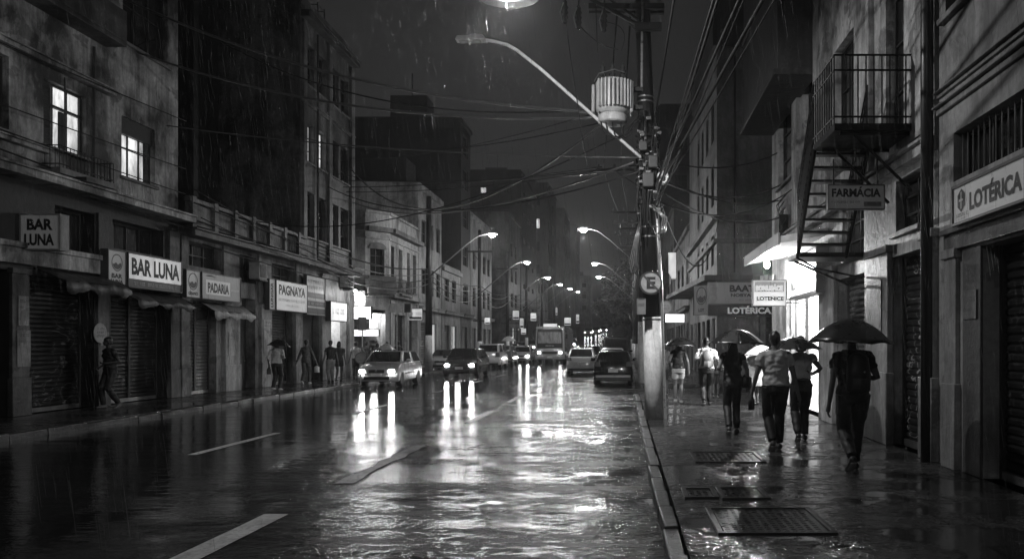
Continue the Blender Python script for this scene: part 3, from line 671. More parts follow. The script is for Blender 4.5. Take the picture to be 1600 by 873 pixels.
# ---------------------------------------------------------------- lettering and signs
_tc = {}
def textgeo(s):
    if s in _tc: return _tc[s]
    cu = bpy.data.curves.new('t', 'FONT'); cu.body = s; cu.size = 1; cu.offset = .045; cu.resolution_u = 3
    o = bpy.data.objects.new('t', cu); COL.objects.link(o)
    dg = bpy.context.evaluated_depsgraph_get(); me = bpy.data.meshes.new_from_object(o.evaluated_get(dg))
    vs = [v.co.copy() for v in me.vertices]; fs = [tuple(p.vertices) for p in me.polygons]
    bpy.data.objects.remove(o); bpy.data.curves.remove(cu); bpy.data.meshes.remove(me)
    x0 = min(v.x for v in vs); x1 = max(v.x for v in vs); yy0 = min(v.y for v in vs); yy1 = max(v.y for v in vs)
    _tc[s] = ([((v.x-x0)/(x1-x0), (v.y-yy0)/(yy1-yy0)) for v in vs], fs); return _tc[s]
def lettering(par, F, s, u0, u1, v0, v1, d, mat, name='lettering'):
    vs, fs = textgeo(s); n = len(vs); mb = MB()
    mb.add([F.p(u0+a*(u1-u0), v0+b*(v1-v0), d) for a, b in vs], fs)
    return mb.build(name, mat, par)
INK = plain(.015, .5, name='black_lettering'); 
def signbox(name, label, F, u0, u1, v0, v1, d0, d1, face=.7, glow=0, group=None, frame=.06, fr=.03):
    glow *= 1.35
    t = thing(name, label, 'sign', F.p((u0+u1)/2, v0, (d0+d1)/2), group=group)
    m = MB().fbox(F, u0, u1, v0, v0+fr, d0, d1).fbox(F, u0, u1, v1-fr, v1, d0, d1).fbox(F, u0, u0+fr, v0+fr+.001, v1-fr-.001, d0, d1).fbox(F, u1-fr, u1, v0+fr+.001, v1-fr-.001, d0, d1).fbox(F, u0+fr+.002, u1-fr-.002, v0+fr+.002, v1-fr-.002, d0, d1-.04)
    m.build('housing', plain(frame, .4), t)
    fm = emis(face, glow*1.35, 'glow_sign_face', .42, 2.2, base=face) if glow else plaster(face, .35, 'sign_face', .4)
    MB().fquad(F, u0+fr, u1-fr, v0+fr, v1-fr, d1-.022).build('face', fm, t)
    return t
def roundlogo(par, F, cu, cv, r, d, col=.05, bgc=.6, wave=True):
    pts = [(cu+r*math.cos(2*math.pi*i/28), cv+r*math.sin(2*math.pi*i/28)) for i in range(28)]
    m = MB(); vs = [F.p(u, v, d) for u, v in pts]+[F.p(cu+(u-cu)*.88, cv+(v-cv)*.88, d) for u, v in pts]
    m.add(vs, [(i, (i+1) % 28, 28+(i+1) % 28, 28+i) for i in range(28)])
    if wave:
        low = [(cu+r*.78*math.cos(math.pi+math.pi*i/14), cv-.1*r+r*.68*math.sin(math.pi+math.pi*i/14)) for i in range(15)]
        top = [(cu+r*.78*(1-2*i/10), cv-.1*r+r*.12*math.sin(i*1.25)) for i in range(11)]
        q = [F.p(u, v, d) for u, v in low+top[1:-1]]; m.add(q, [tuple(range(len(q)))])
    return m.build('emblem', plain(col, .5), par)
def line(par, F, u0, u1, v0, v1, d, col, name='small_print'):
    # unreadable small print: a row of tiny upright strokes
    m = MB(); u = u0; h = v1-v0
    while u < u1:
        w_ = random.uniform(.25, .6)*h
        if random.random() > .15:
            m.fquad(F, u, u+w_*.35, v0, v1, d)
            if random.random() > .4: m.fquad(F, u+w_*.35, u+w_, random.choice((v0, (v0+v1)/2, v1-h*.25)), 0, d) if False else m.fquad(F, u+w_*.35, u+w_, v1-h*.28, v1, d)
            if random.random() > .5: m.fquad(F, u+w_*.35, u+w_, v0, v0+h*.25, d)
        u += w_+h*.22
    return m.build(name, plain(col, .5), par)
def ul(a, X=-13.3): return FX*X/(a-VX)
# BAR LUNA projecting box
FB = FC(17.5)
t = signbox('projecting_sign', 'grey box sign reading BAR LUNA on two lines, jutting from the wall', FB, -13.3, -12.4, 3.76, 4.56, -.3, 0, .42, .10, frame=.2)
lettering(t, FB, 'BAR', -13.14, -12.57, 4.2, 4.45, -.018, INK); lettering(t, FB, 'LUNA', -13.2, -12.54, 3.86, 4.12, -.018, INK)
FS_ = Fr((-12.395, 17.5, 0), (0, 1, 0), (1, 0, 0)); MB().fquad(FS_, .03, .27, 3.8, 4.52, .003).build('side_panel', plaster(.4, .4), t)
# BAR LUNA long sign
FLs = FL(-12.95)
a0, a1, a2 = ul(171, -12.95), ul(200, -12.95), ul(285, -12.95)
t = signbox('shop_sign', 'wide white BAR LUNA sign with a grey strip below its letters', FLs, a1+.02, a2, 3.18, 4.1, -.25, 0, .85, .62)
lettering(t, FLs, 'BAR LUNA', a1+.18, a2-.12, 3.52, 3.98, -.018, INK)
MB().fquad(FLs, a1+.05, a2-.03, 3.21, 3.42, -.02).build('strip', plain(.14), t); line(t, FLs, a1+.3, a2-.3, 3.27, 3.35, -.017, .6)
t = signbox('shop_sign', 'small grey BAR LUNA sign with round emblem left of the wide one', FLs, a0, a1, 3.18, 4.1, -.25, -.03, .45, .16)
roundlogo(t, FLs, (a0+a1)/2, 3.78, .22, -.046, .06); lettering(t, FLs, 'BAR', a0+.16, a1-.16, 3.38, 3.5, -.046, INK); lettering(t, FLs, 'LUNA', a0+.13, a1-.13, 3.24, 3.35, -.046, INK)
# PADARIA
b0, b1, b2 = ul(293, -12.95), ul(316, -12.95), ul(377, -12.95)
t = signbox('shop_sign', 'grey sign with PADARIA on a pale panel, above the pale awning', FLs, b1, b2, 3.08, 3.92, -.2, 0, .4, .12)
MB().fquad(FLs, b1+.25, b2-.72, 3.25, 3.7, -.019).build('pale_panel', emis(.75, .3, 'backlit_panel'), t); lettering(t, FLs, 'PADARIA', b1+.36, b2-.8, 3.31, 3.62, -.016, INK)
m = MB(); cp = [FLs.p(b1+.5+.35*math.cos(q*.628), 3.76+.09*abs(math.sin(q*.628)), -.015) for q in range(11)]; m.add(cp, [tuple(range(len(cp)))]); m.fquad(FLs, b2-.66, b2-.15, 3.43, 3.5, -.016); m.build('cloud_mark', plain(.7), t)
t = signbox('shop_sign', 'small pale sign with a round bowl emblem, left of PADARIA', FLs, b0, b1-.01, 3.08, 3.92, -.2, -.03, .5, .2)
roundlogo(t, FLs, (b0+b1)/2-.02, 3.58, .26, -.046, .07); lettering(t, FLs, 'GRANO', b0+.14, b1-.16, 3.17, 3.27, -.046, INK)
# PAGNAYA (as written)
c0, c1, c2, c3 = ul(422, -12.95), ul(432, -12.95), ul(481, -12.95), ul(511, -12.95)
t = signbox('shop_sign', 'white sign headed PAGNAYA over two lines of small print', FLs, c1, c2, 2.95, 4.1, -.2, 0, .8, .42)
lettering(t, FLs, 'PAGNAYA', c1+.25, c2-.2, 3.56, 3.95, -.018, INK); line(t, FLs, c1+.3, c2-.3, 3.33, 3.42, -.018, .1); line(t, FLs, c1+.9, c2-.9, 3.13, 3.2, -.018, .1)
t = signbox('shop_sign', 'narrow sign with lettering running upward, left of PAGNAYA', FLs, c0, c1-.01, 2.95, 4.1, -.2, -.02, .5, .15)
vs, fs = textgeo('LUNGAR'); MB().add([FLs.p(c0+.32-.2*b+.03, 3.05+a*.92, -.036) for a, b in vs], fs).build('lettering', INK, t)
t = signbox('shop_sign', 'tall banded notice sign beside PAGNAYA under the cornice', FLs, c2+.05, c3, 2.9, 4.55, -.2, -.06, .5, .16)
for z0, z1, col in ((2.95, 3.2, .1), (3.28, 3.5, .12), (3.62, 3.85, .1)): MB().fquad(FLs, c2+.09, c3-.04, z0, z1, -.079).build('band', plain(col), t)
line(t, FLs, c2+.2, c3-.2, 4.0, 4.12, -.078, .1); line(t, FLs, c2+.2, c3-.5, 4.25, 4.36, -.078, .15); line(t, FLs, c2+.2, c3-.3, 3.34, 3.43, -.076, .6)
d0, d1 = ul(517, -12.95), ul(543, -12.95)
t = signbox('shop_sign', 'glowing white sign over the lit snack shop door', FLs, d0, d1, 2.72, 3.6, -.25, 0, .9, 1.5)
line(t, FLs, d0+.3, d1-.4, 3.05, 3.3, -.018, .4)
# street lamp floodlight over it
# corner house lit signs
fD = FC(43.7)
t = signbox('light_box', 'long glowing white light box on the pale corner house', fD, -15.2, -13.9+.02, 3.05, 3.75, -.25, 0, .95, 7)
t = signbox('light_box', 'thin glowing strip sign just under the long light box', fD, -15.0, -13.45, 2.1, 2.5, -.2, 0, .95, 3.5)
line(t, fD, -14.8, -13.7, 2.22, 2.36, -.018, .3)
# small projecting lit signs along the left side
small = [(638, 482, 660, 500, 50, 1.6, 'small pale sign hung over the dark doorway past the corner house'), (645, 478, 665, 503, 56, 2.6, 'square glowing sign of the house behind the first left pole'),
         (757, 496, 766, 506, 70, 4.5, 'tiny glowing sign between the second and third left poles'), (801, 485, 811, 499, 88, 3.0, 'upper glowing panel far along the left side'), (829, 489, 838, 501, 96, 4.5, 'bright square panel high beside the far left lamps'),
         (814, 513, 822, 522, 90, 3.0, 'low small glowing sign far along the left side'), (812, 497, 818, 513, 86, 2.2, 'narrow upright glowing sign far on the left'), (882, 496, 892, 508, 130, 3.5, 'far glowing sign above the bus roof'), (868, 480, 871, 492, 120, 2.5, 'far narrow banner light left of the street end'), (900, 491, 905, 505, 150, 3, 'farthest upright glowing sign on the left')]
for (x0, ya, x1, yb, Y, g_, lab) in small:
    g_ = g_*(.3 if Y > 60 else .6); f = FC(Y); p = W(x0, yb, Y); q = W(x1, ya, Y); t = signbox('projecting_sign', lab, f, p.x, q.x, p.z, q.z, -.15, 0, .9, g_, fr=.02)
    MB().fbox(f, -13.3 if p.x < -9 else p.x-1, p.x, (p.z+q.z)/2-.03, (p.z+q.z)/2+.03, -.1, -.04).build('bracket', M_iron, t)
    h_ = q.z-p.z; MB().fquad(f, p.x+.05, q.x-.05, p.z+h_*.08, p.z+h_*.3, -.018).build('band', plain(.08), t); line(t, f, p.x+.12, q.x-.12, p.z+h_*.45, p.z+h_*.7, -.02, .05)
# right side
FRs = FR_(3.98); g0, g1 = -YR(1486, 3.98), -YR(1602, 3.98)
t = signbox('shop_sign', 'white LOTÉRICA sign with a clover emblem on the nearest right-hand shop', FRs, g0, g1, 3.12, 3.6, -.2, 0, .62, .09, frame=.1)
lettering(t, FRs, 'LOTÉRICA', g0+.47, g1-.1, 3.24, 3.5, -.018, INK)
m = MB(); cu_, cv_ = g0+.25, 3.4
hexp = [FRs.p(cu_+.12*math.sin(i*math.pi/3), cv_+.14*math.cos(i*math.pi/3), -.018) for i in range(6)]; m.add(hexp, [tuple(range(6))]); m.build('emblem', plain(.05), t)
MB().fquad(FRs, cu_-.015, cu_+.015, cv_-.1, cv_+.1, -.015).fquad(FRs, cu_-.06, cu_+.06, cv_-.012, cv_+.012, -.014).build('emblem_cross', plain(.6), t)
line(t, FRs, g0+.1, g0+.42, 3.21, 3.25, -.017, .1); line(t, FRs, g0+.14, g0+.36, 3.165, 3.19, -.017, .2)
# FARMÁCIA under the fire escape
fF = FC(12.2); p = W(1294, 327, 12.2); q = W(1383, 288, 12.2)
t = signbox('projecting_sign', 'dented grey FARMÁCIA sign under the fire escape', fF, p.x, q.x, p.z, q.z, -.12, 0, .4, .08, frame=.12, fr=.015)  # no lamp in this sign; a faint glow is put into its face
lettering(t, fF, 'FARMÁCIA', p.x+.06, q.x-.06, p.z+.19, q.z-.03, -.018, INK); line(t, fF, p.x+.06, p.x+.5, p.z+.1, p.z+.13, -.018, .1); MB().fquad(fF, q.x-.32, q.x-.05, p.z+.05, p.z+.12, -.018).build('small_panel', plain(.15), t)
for x in (p.x+.1, q.x-.1): MB().tube([(x, 12.26, q.z), (x, 12.26, q.z+.4)], .012, 6).build('hanger', M_iron, t)
# LOTENICE blade sign
fB = FC(18.9); p = W(1176, 478, 18.9); q = W(1229, 437, 18.9)
t = signbox('projecting_sign', 'bright white blade sign reading LOTENICE under the lit canopy', fB, p.x, q.x, p.z, q.z, -.16, 0, .9, .85, frame=.4, fr=.02)
MB().fquad(fB, p.x+.05, q.x-.05, p.z+.34, q.z-.04, -.019).build('grey_panel', emis(.5, .42, 'grey_backlit_panel', base=.4), t)
lettering(t, fB, 'BONUSÁCE', p.x+.08, q.x-.09, p.z+.36, p.z+.52, -.016, emis(.95, 1.3, 'white_lettering')); lettering(t, fB, 'LOTENICE', p.x+.1, q.x-.06, p.z+.13, p.z+.23, -.018, INK)
MB().fbox(fB, q.x, 4.2, q.z-.1, q.z-.07, -.1, -.07).fbox(fB, q.x, 4.2, p.z+.07, p.z+.1, -.1, -.07).build('bracket', M_steel, t)
mb = MB()
for i in range(4): mb.fbox(fB, p.x+.2+i*.1, p.x+.27+i*.1, q.z+.0, q.z+.1+.03*(i % 2), -.12, -.05)
mb.build('ballast', plain(.4), t)
# lit poster box on the facade
FP = FR_(4.05); t = signbox('light_box', 'tall glowing poster box on the wall beside the lit shop', FP, -YR(1236, 4.05), -YR(1284, 4.05), 2.75, 3.72, -.16, .12, .9, 1.5, frame=.05, fr=.05)
MB().fquad(FP, -YR(1243, 4.05), -YR(1262, 4.05), 2.95, 3.4, .1).build('poster_image', emis(.5, .5, 'poster_print', .5, 6), t); MB().fquad(FP, -YR(1264, 4.05), -YR(1278, 4.05), 3.0, 3.06, .1).build('poster_strip', emis(.4, .5, 'poster_strip'), t)
# corner shop fascia
f3 = FC(35.75); p = W(1106, 475, 35.75); q = W(1206, 441, 35.75)
t = signbox('shop_sign', 'grey fascia with BAAT lettering above the black LOTÉRICA band', f3, p.x, 8.3, p.z, q.z+.02, -.2, 0, .4, .09, fr=.02)
lettering(t, f3, 'BAAT', W(1140, 0, 35.75).x, W(1180, 0, 35.75).x, p.z+.55, p.z+.86, -.018, INK); lettering(t, f3, 'NOBYAN', W(1142, 0, 35.75).x, W(1180, 0, 35.75).x, p.z+.33, p.z+.48, -.018, INK)
line(t, f3, W(1155, 0, 35.75).x, W(1180, 0, 35.75).x, p.z+.15, p.z+.22, -.018, .1); MB().fquad(f3, W(1110, 0, 35.75).x, W(1121, 0, 35.75).x, p.z+.1, q.z-.15, -.018).build('poster', plain(.6), t)
t = signbox('shop_sign', 'black band reading LOTÉRICA in white on the corner building', f3, p.x, 8.3, p.z-.53, p.z-.01, -.2, .02, .02, 0, fr=.02)
lettering(t, f3, 'LOTÉRICA', W(1137, 0, 35.75).x, W(1205, 0, 35.75).x, p.z-.43, p.z-.08, .003, emis(.8, .5, 'white_lettering'))
fg = Fr((3.55, 37.5, 0), (.6, -1, 0), (-1, -.6, 0)); t = signbox('shop_sign', 'round emblem sign on a grey panel at the building corner', fg, -.5, .75, 3.05, 4.45, -.1, 0, .35, .07, fr=.02)
roundlogo(t, fg, .13, 3.95, .42, -.015, .08, wave=True); lettering(t, fg, 'LOT', -.1, .35, 3.2, 3.36, -.018, INK)
fh = FC(44.5); p = W(1039, 504, 44.5); q = W(1070, 490, 44.5)
signbox('light_box', 'glowing white strip sign beside the pole, over the pavement', fh, p.x, q.x, p.z, q.z, -.15, 0, .95, 4.5)
p = W(1044, 436, 60); q = W(1057, 394, 60)
t = signbox('light_box', 'tall glowing pane high on the far right-hand house front', FC(60), p.x, q.x, p.z, q.z, -.15, 0, .9, 1.2)
# ---------------------------------------------------------------- poles, lamps
LENS = emis(1, 420, 'lamp_lens'); 
def crossarm(par, x, y, z, x0, x1, ins=4, double=False):
    m = MB().box(x0, x1, y-.16, y-.06, z-.06, z+.06)
    if double: m.box(x0, x1, y+.06, y+.16, z-.06, z+.06)
    m.tube([(x, y-.1, z-.75), (x0+(x-x0)*.45, y-.1, z-.06)], .02, 5)
    o = m.build('crossarm', M_dark, par)
    for i in range(ins):
        xx = x0+.12+(x1-x0-.24)*i/(ins-1)
        MB().lathe([(.02, 0), (.05, .03), (.03, .06), (.06, .1), (.035, .13), (.05, .17), (.0, .2)], (xx, y-.11, z+.06), 10).build('insulator', plain(.25, .2), o, smooth=True)
    return o
def pole(x, y, h, label, r0=.2, r1=.13, white=2.0, arms=(), lean=0, grp='concrete utility poles', wv=.85):
    z0 = gz(y)+.1; t = thing('utility_pole', label, 'utility pole', (x, y, z0), group=grp)
    MB().lathe([(r0, 0), (r0-(r0-r1)*(white/h), white)], (x, y, z0), 18).build('painted_base', plaster(wv, .3, 'limewash', .5), t, smooth=True)
    MB().lathe([(r0-(r0-r1)*(white/h), white+.001), (r1, h)], (x, y, z0), 18).build('shaft', plain(.025, .5), t, smooth=True)
    for (z, a, b, n) in arms: crossarm(t, x, y, z+gz(y), x+a, x+b, n)
    return t
def streetlamp(x, y, side, label, power=900, z0=5.6, z1=8.06, reach=3.65, lens=110):
    g = gz(y); t = thing('street_lamp', label, 'street lamp', (x, y, g+z0), group='street lamps on bracket arms'); s = side
    q = z1-z0; prof = [(0, 0), (.3, .38), (.59, .75), (.66, .83), (.73, .91), (.79, .96), (.86, .985), (.92, 1.0)]
    pts = [(x+s*reach*u, y-.12, g+z0+q*v) for u, v in prof]
    MB().tube(pts, .036, 10).build('arm', plain(.85 if not lens else .2, .45), t, smooth=True)
    c = Vector((x+s*(reach), y-.12, g+z1+.02))
    MB().add([c+Vector(v) for v in ((-.33, -.12, -.05), (.33, -.12, -.05), (.33, .12, -.05), (-.33, .12, -.05), (-.3, -.08, .05), (.24, -.07, .08), (.24, .07, .08), (-.3, .08, .05))], [(3, 2, 1, 0), (4, 5, 6, 7), (0, 1, 5, 4), (1, 2, 6, 5), (2, 3, 7, 6), (3, 0, 4, 7)]).build('head', plain(.45, .4, .2), t, bevel=.02)
    if lens:
        q = MB().lathe([(.0, -.2), (.1, -.18), (.18, -.12), (.2, -.055), (.2, -.05)], c, 14); q.xf(Matrix.Translation((0, 0, 0))); q.build('lens', LENS if lens == 110 else emis(1, lens, 'lamp_lens'), t, smooth=True)
        light('bulb', c+Vector((0, 0, -.32)), power, .12, parent=t)
    else: MB().box(c.x-.26, c.x+.2, c.y-.09, c.y+.09, c.z-.062, c.z-.052).build('lens', plain(.3, .1), t)
    return t
# the big pole
P0 = (.665, 16.9); LEAN = Vector((-.031, 0, 1))
big = thing('utility_pole', 'thick near utility pole with a white base and transformer', 'utility pole', (P0[0], P0[1], .12))
MB().lathe([(.215, 0), (.205, 2.15)], (P0[0], P0[1], .12), 28, LEAN).build('painted_base', plaster(.88, .3, 'limewash', .5), big, smooth=True)
MB().lathe([(.204, 2.151), (.15, 9.6)], (P0[0], P0[1], .12), 28, LEAN).build('shaft', plain(.02, .4), big, smooth=True)
x, y = P0[0]-.16, P0[1]
MB().tube([(P0[0]+.2, y-.13, .12), (P0[0]+.12, y-.13, 3.0)], .03, 8).tube([(P0[0]+.12, y-.13, 3.0), (x+.17, y-.13, 5.2)], .022, 8).build('conduit', plain(.35, .3, .5), big)
MB().tube([(x-.13, y-.14, 7.0), (x-.12, y-.14, 9.0)], .03, 8).build('riser_pipe', plain(.5, .3, .6), big)
for z in (3.95, 4.15, 2.2, 5.3, 5.55, 5.9, 6.8, 6.9): MB().lathe([(.221-.0072*z+.01, 0), (.221-.0072*z+.01, .03)], (P0[0]-.031*z, y, z), 24).build('steel_band', M_steel, big)
crossarm(big, x, y, 8.8, x-1.25, x+.35, 2, True)
MB().box(x-.28, x+.28, y-.3, y-.18, 8.25, 8.4).build('clamp_block', M_dark, big)
MB().tube([(x-.1, y-.25, 8.3), (x-1.3, y-.25, 8.95)], .04, 6).tube([(x-.1, y-.1, 8.45), (x-.8, y-.1, 8.95)], .03, 6).build('brace', M_dark, big)
# coiled cables, boxes and clamps on the shaft
cm = MB(); random.seed(3)
for i in range(26):
    z = random.uniform(4.5, 6.3); r = random.uniform(.2, .26); a0 = random.uniform(0, 6.28); pts = []
    for k in range(12):
        a = a0+k*.5; pts.append((x+r*math.cos(a)*1.0, y+r*math.sin(a), z+.05*math.sin(k*.9+i)+k*.01))
    cm.tube(pts, random.choice((.012, .018, .024)), 6)
for i in range(16):
    z1 = random.uniform(4.8, 6.6); z0_ = z1-random.uniform(.6, 1.9); xx = x+random.uniform(-.23, .23)
    cm.tube([(xx, y-.22, z1), (xx+random.uniform(-.08, .08), y-.27, (z1+z0_)/2), (xx+random.uniform(-.05, .05), y-.23, z0_)], random.choice((.01, .016, .022)), 6)
cm.build('cable_coils', M_cable, big, smooth=True)
cb = MB()
for i in range(34):
    z = random.uniform(4.4, 6.4); xx = x+random.uniform(-.25, .22); cb.box(xx, xx+random.uniform(.03, .11), y-.3, y-.22, z, z+random.uniform(.02, .07))
cb.build('cable_clamps', plain(.6, .18, .8), big, bevel=.004)
sb = MB()
for (dx, z, wd, hh) in ((-.12, 4.95, .24, .3), (.0, 5.35, .2, .26), (-.2, 5.7, .18, .2)): sb.box(x+dx, x+dx+wd, y-.42, y-.26, z, z+hh)
sb.build('splice_box', M_dark, big, bevel=.02)
MB().tube([W(1036+9*math.cos(k*.52)*(1+.12*math.sin(k)), 278+9*math.sin(k*.52)*(1+.1*math.cos(2*k)), 16.7+.02*math.sin(k)) for k in range(38)], .02, 6).tube([W(1036+6*math.cos(k*.52+1), 279+6*math.sin(k*.52+1), 16.65) for k in range(26)], .022, 6).build('loop_of_cable', plain(.65, .15), big, smooth=True)
MB().tube([(x, y, 5.5), W(1036, 279, 16.75)], .015, 6).build('bracket', M_steel, big)
lp = MB()
for i in range(5):
    xx = W(988+i*3, 400, 16.7).x; lp.tube([W(1000, 345, 16.6), W(992+i*1.5, 372, 16.6), W(984+i*3, 410, 16.6), W(987+i*3, 428, 16.6), W(996, 395+i*2, 16.6), W(1002, 355, 16.6)], .013, 6)
for i in range(3): lp.tube([W(1018, 320, 16.6), W(1042-i*3, 340, 16.6), W(1040-i*4, 362, 16.6), W(1024, 366, 16.6), W(1014, 345, 16.6)], .02, 6)
lp.build('slack_loops', plain(.12, .25), big, smooth=True)
# transformer
tx, ty, tz = W(957, 170, 16.75).x, 16.75, 6.3
tr = thing('transformer', 'pale finned transformer hanging on the thick pole', 'transformer', (tx, ty, tz))
MB().lathe([(.27, 0), (.31, .03), (.31, .16), (.27, .2)], (tx-.0, ty, tz+.02), 28).build('bottom_pan', plain(.62, .35), tr, smooth=False, bevel=.01)
MB().lathe([(.28, .22), (.34, .27), (.36, .32), (.36, .86), (.33, .9), (.2, .95), (0, .96)], (tx, ty, tz), 32).build('tank', plain(.66, .35), tr, smooth=False, bevel=.01)
fin = MB()
for i in range(11):
    a = R(-128+i*10.5); rr = .36; c, s = math.cos(a), math.sin(a)
    n_ = Vector((c, s, 0)); tt = Vector((-s, c, 0))*.012
    b = Vector((tx, ty, tz)); p0 = b+n_*rr; p1 = b+n_*(rr+.11)
    fin.hexa([p0-tt+ZZ*.3, p1-tt+ZZ*.3, p1+tt+ZZ*.3, p0+tt+ZZ*.3, p0-tt+ZZ*.86, p1-tt+ZZ*.86, p1+tt+ZZ*.86, p0+tt+ZZ*.86])
fin.build('cooling_fins', plain(.7, .35), tr)
for sx in (-1, 1): MB().box(tx+sx*.4-.035, tx+sx*.4+.035, ty-.2, ty+.2, tz+.22, tz+.8).build('side_radiator', plain(.6, .35), tr, bevel=.03)
for dx, dy in ((-.2, -.05), (0, -.1), (.22, -.05)): MB().lathe([(.045, 0), (.06, .04), (.04, .07), (.07, .11), (.04, .15), (.065, .19), (.035, .23), (.05, .27), (.02, .31), (.02, .36), (0, .37)], (tx+dx, ty+dy, tz+.92), 12).build('bushing', plain(.06, .2), tr, smooth=True)
MB().tube([(tx-.38, ty-.15, tz+.86), (tx-.28, ty-.3, tz+.98), (tx+.05, ty-.38, tz+1.04), (tx+.25, ty-.3, tz+1.0)], .012, 6).build('lifting_rail', M_steel, tr)
MB().box(tx+.36, x-.1, ty-.06, ty+.06, tz+.32, tz+.4).box(tx+.36, x-.1, ty-.06, ty+.06, tz+.7, tz+.78).build('mounting_bracket', M_dark, tr)
# fuse cut-outs hanging from the cross arm
for i, (px, py) in enumerate(((883, 12), (904, 20), (944, 25))):
    c = W(px, py+8, 16.6); t = thing('fuse_cutout', 'dark insulator fuse hanging from the cross arm, %s' % ('leftmost of the three', 'middle of the three', 'nearest the pole')[i], 'insulator', c+Vector((0, 0, -.25)), group='fuse cut-outs')
    MB().lathe([(.02, -.24), (.05, -.2), (.035, -.15), (.07, -.1), (.04, -.05), (.07, 0), (.04, .05), (.07, .1), (.04, .15), (.05, .2), (.015, .26)], c, 12).build('insulator_body', plain(.05, .15), t, smooth=True)
    MB().tube([c+Vector((-.05, -.03, -.22)), c+Vector((-.1, -.03, 0)), c+Vector((-.03, -.03, .2))], .014, 6).build('fuse_tube', plain(.4, .3), t)
    MB().tube([c+Vector((0, 0, .2)), c+Vector((.0, .1, .9))], .015, 6).build('hanger', M_dark, t)
streetlamp(x-.15, y-.1, -1, 'unlit street lamp on a long pale arm from the near pole', reach=3.55, lens=0)
light_hd = None
# key lamp at the top of the picture
kt = thing('street_lamp', 'glowing street lamp at the top edge, above the unlit one', 'street lamp', W(792, -6, 12.0))
c = W(792, -11, 12.0)
MB().lathe([(.0, .2), (.1, .18), (.3, .08), (.5, -.01), (.5, -.03)], c, 20).build('shade', plain(.3, .4), kt, smooth=True)
MB().lathe([(0, -.09), (.1, -.075), (.19, -.03), (.21, 0.01)], c, 20).build('lens', emis(1, 110, 'lamp_lens'), kt, smooth=True)
MB().tube([c+Vector((0, 0, .2)), c+Vector((0, 0, .7)), c+Vector((.7, 1.2, 1.3)), (x-1.1, y-.3, 9.75), (x, y, 9.3)], .04, 8).build('arm', M_steel, kt, smooth=True)
light('bulb', c+Vector((0, 0, -.15)), 1700, .06, parent=kt)
lq = light('added_pole_spot', c+Vector((0, 0, -.22)), 4200, .14, 'SPOT', spot=85, parent=kt); lq.rotation_euler = (Vector((1.1, 18.0, .6))-c).to_track_quat('-Z', 'Y').to_euler()  # extra spot added to brighten the white pole base and road ahead
streetlamp(.75, -2.5, -1, 'lit street lamp behind the camera over the near kerb', power=430)
pole(.75, -2.4, 9.2, 'utility pole behind the camera at the right kerb', .2, .13, 2.1, [])
# rest of the lamps
for i, (Y, s, X) in enumerate(((46.3, 1, -11.3), (62, 1, -11.2), (77, 1, -11), (92, 1, -11), (109, 1, -11), (128, 1, -11), (44.2, -1, 1.35), (63, -1, 1.3), (76, -1, 1.2))):
    labs = ['lit lamp on the first left pole, nearest on that side', 'lit lamp on the second left pole, behind the nearest', 'third lit lamp along the left side', 'fourth lit lamp along the left side', 'fifth lit lamp along the left side, small', 'farthest lit lamp along the left side',
            'brightest lit lamp on the right side, before the tree', 'second lit lamp on the right, above the dark tree', 'third and smallest lit lamp on the right, by the tree']
    streetlamp(X, Y, s, labs[i], power=(1100, 900, 900, 900, 900, 900, 1700, 1100, 900)[i], reach=3.65 if s > 0 else 3.6)
pole(-11.4, 46.5, 10.2, 'first utility pole on the left, white base beside the silver car', .22, .14, 2.1, [], )
for i, Y in enumerate((62.3, 77.3, 92.3, 109.3, 128.3)):
    pole(-11.3, Y, 10.5, ('second', 'third', 'fourth', 'fifth', 'sixth')[i]+' utility pole along the left kerb', .19, .12, 1.8, [(8.9, -1, 1, 3)] if i in (0, 1) else [])
pole(.75, 32.5, 9.4, 'second utility pole on the right, white base behind the dark car', .2, .13, 2.5, [(8.75, -1.9, .25, 4)])
for i, (Y, z) in enumerate(((44.4, 9.0), (54, 9.9), (63.3, 10.4), (76.3, 10.6), (92, 10.6))):
    pole(.95 if i else 1.0, Y, z+.9, ('third', 'fourth', 'fifth', 'sixth', 'seventh')[i]+' utility pole along the right kerb', .19, .12, 1.6, [(z, -1.7, .3, 4), (z-.9, -1.3, .3, 3)])
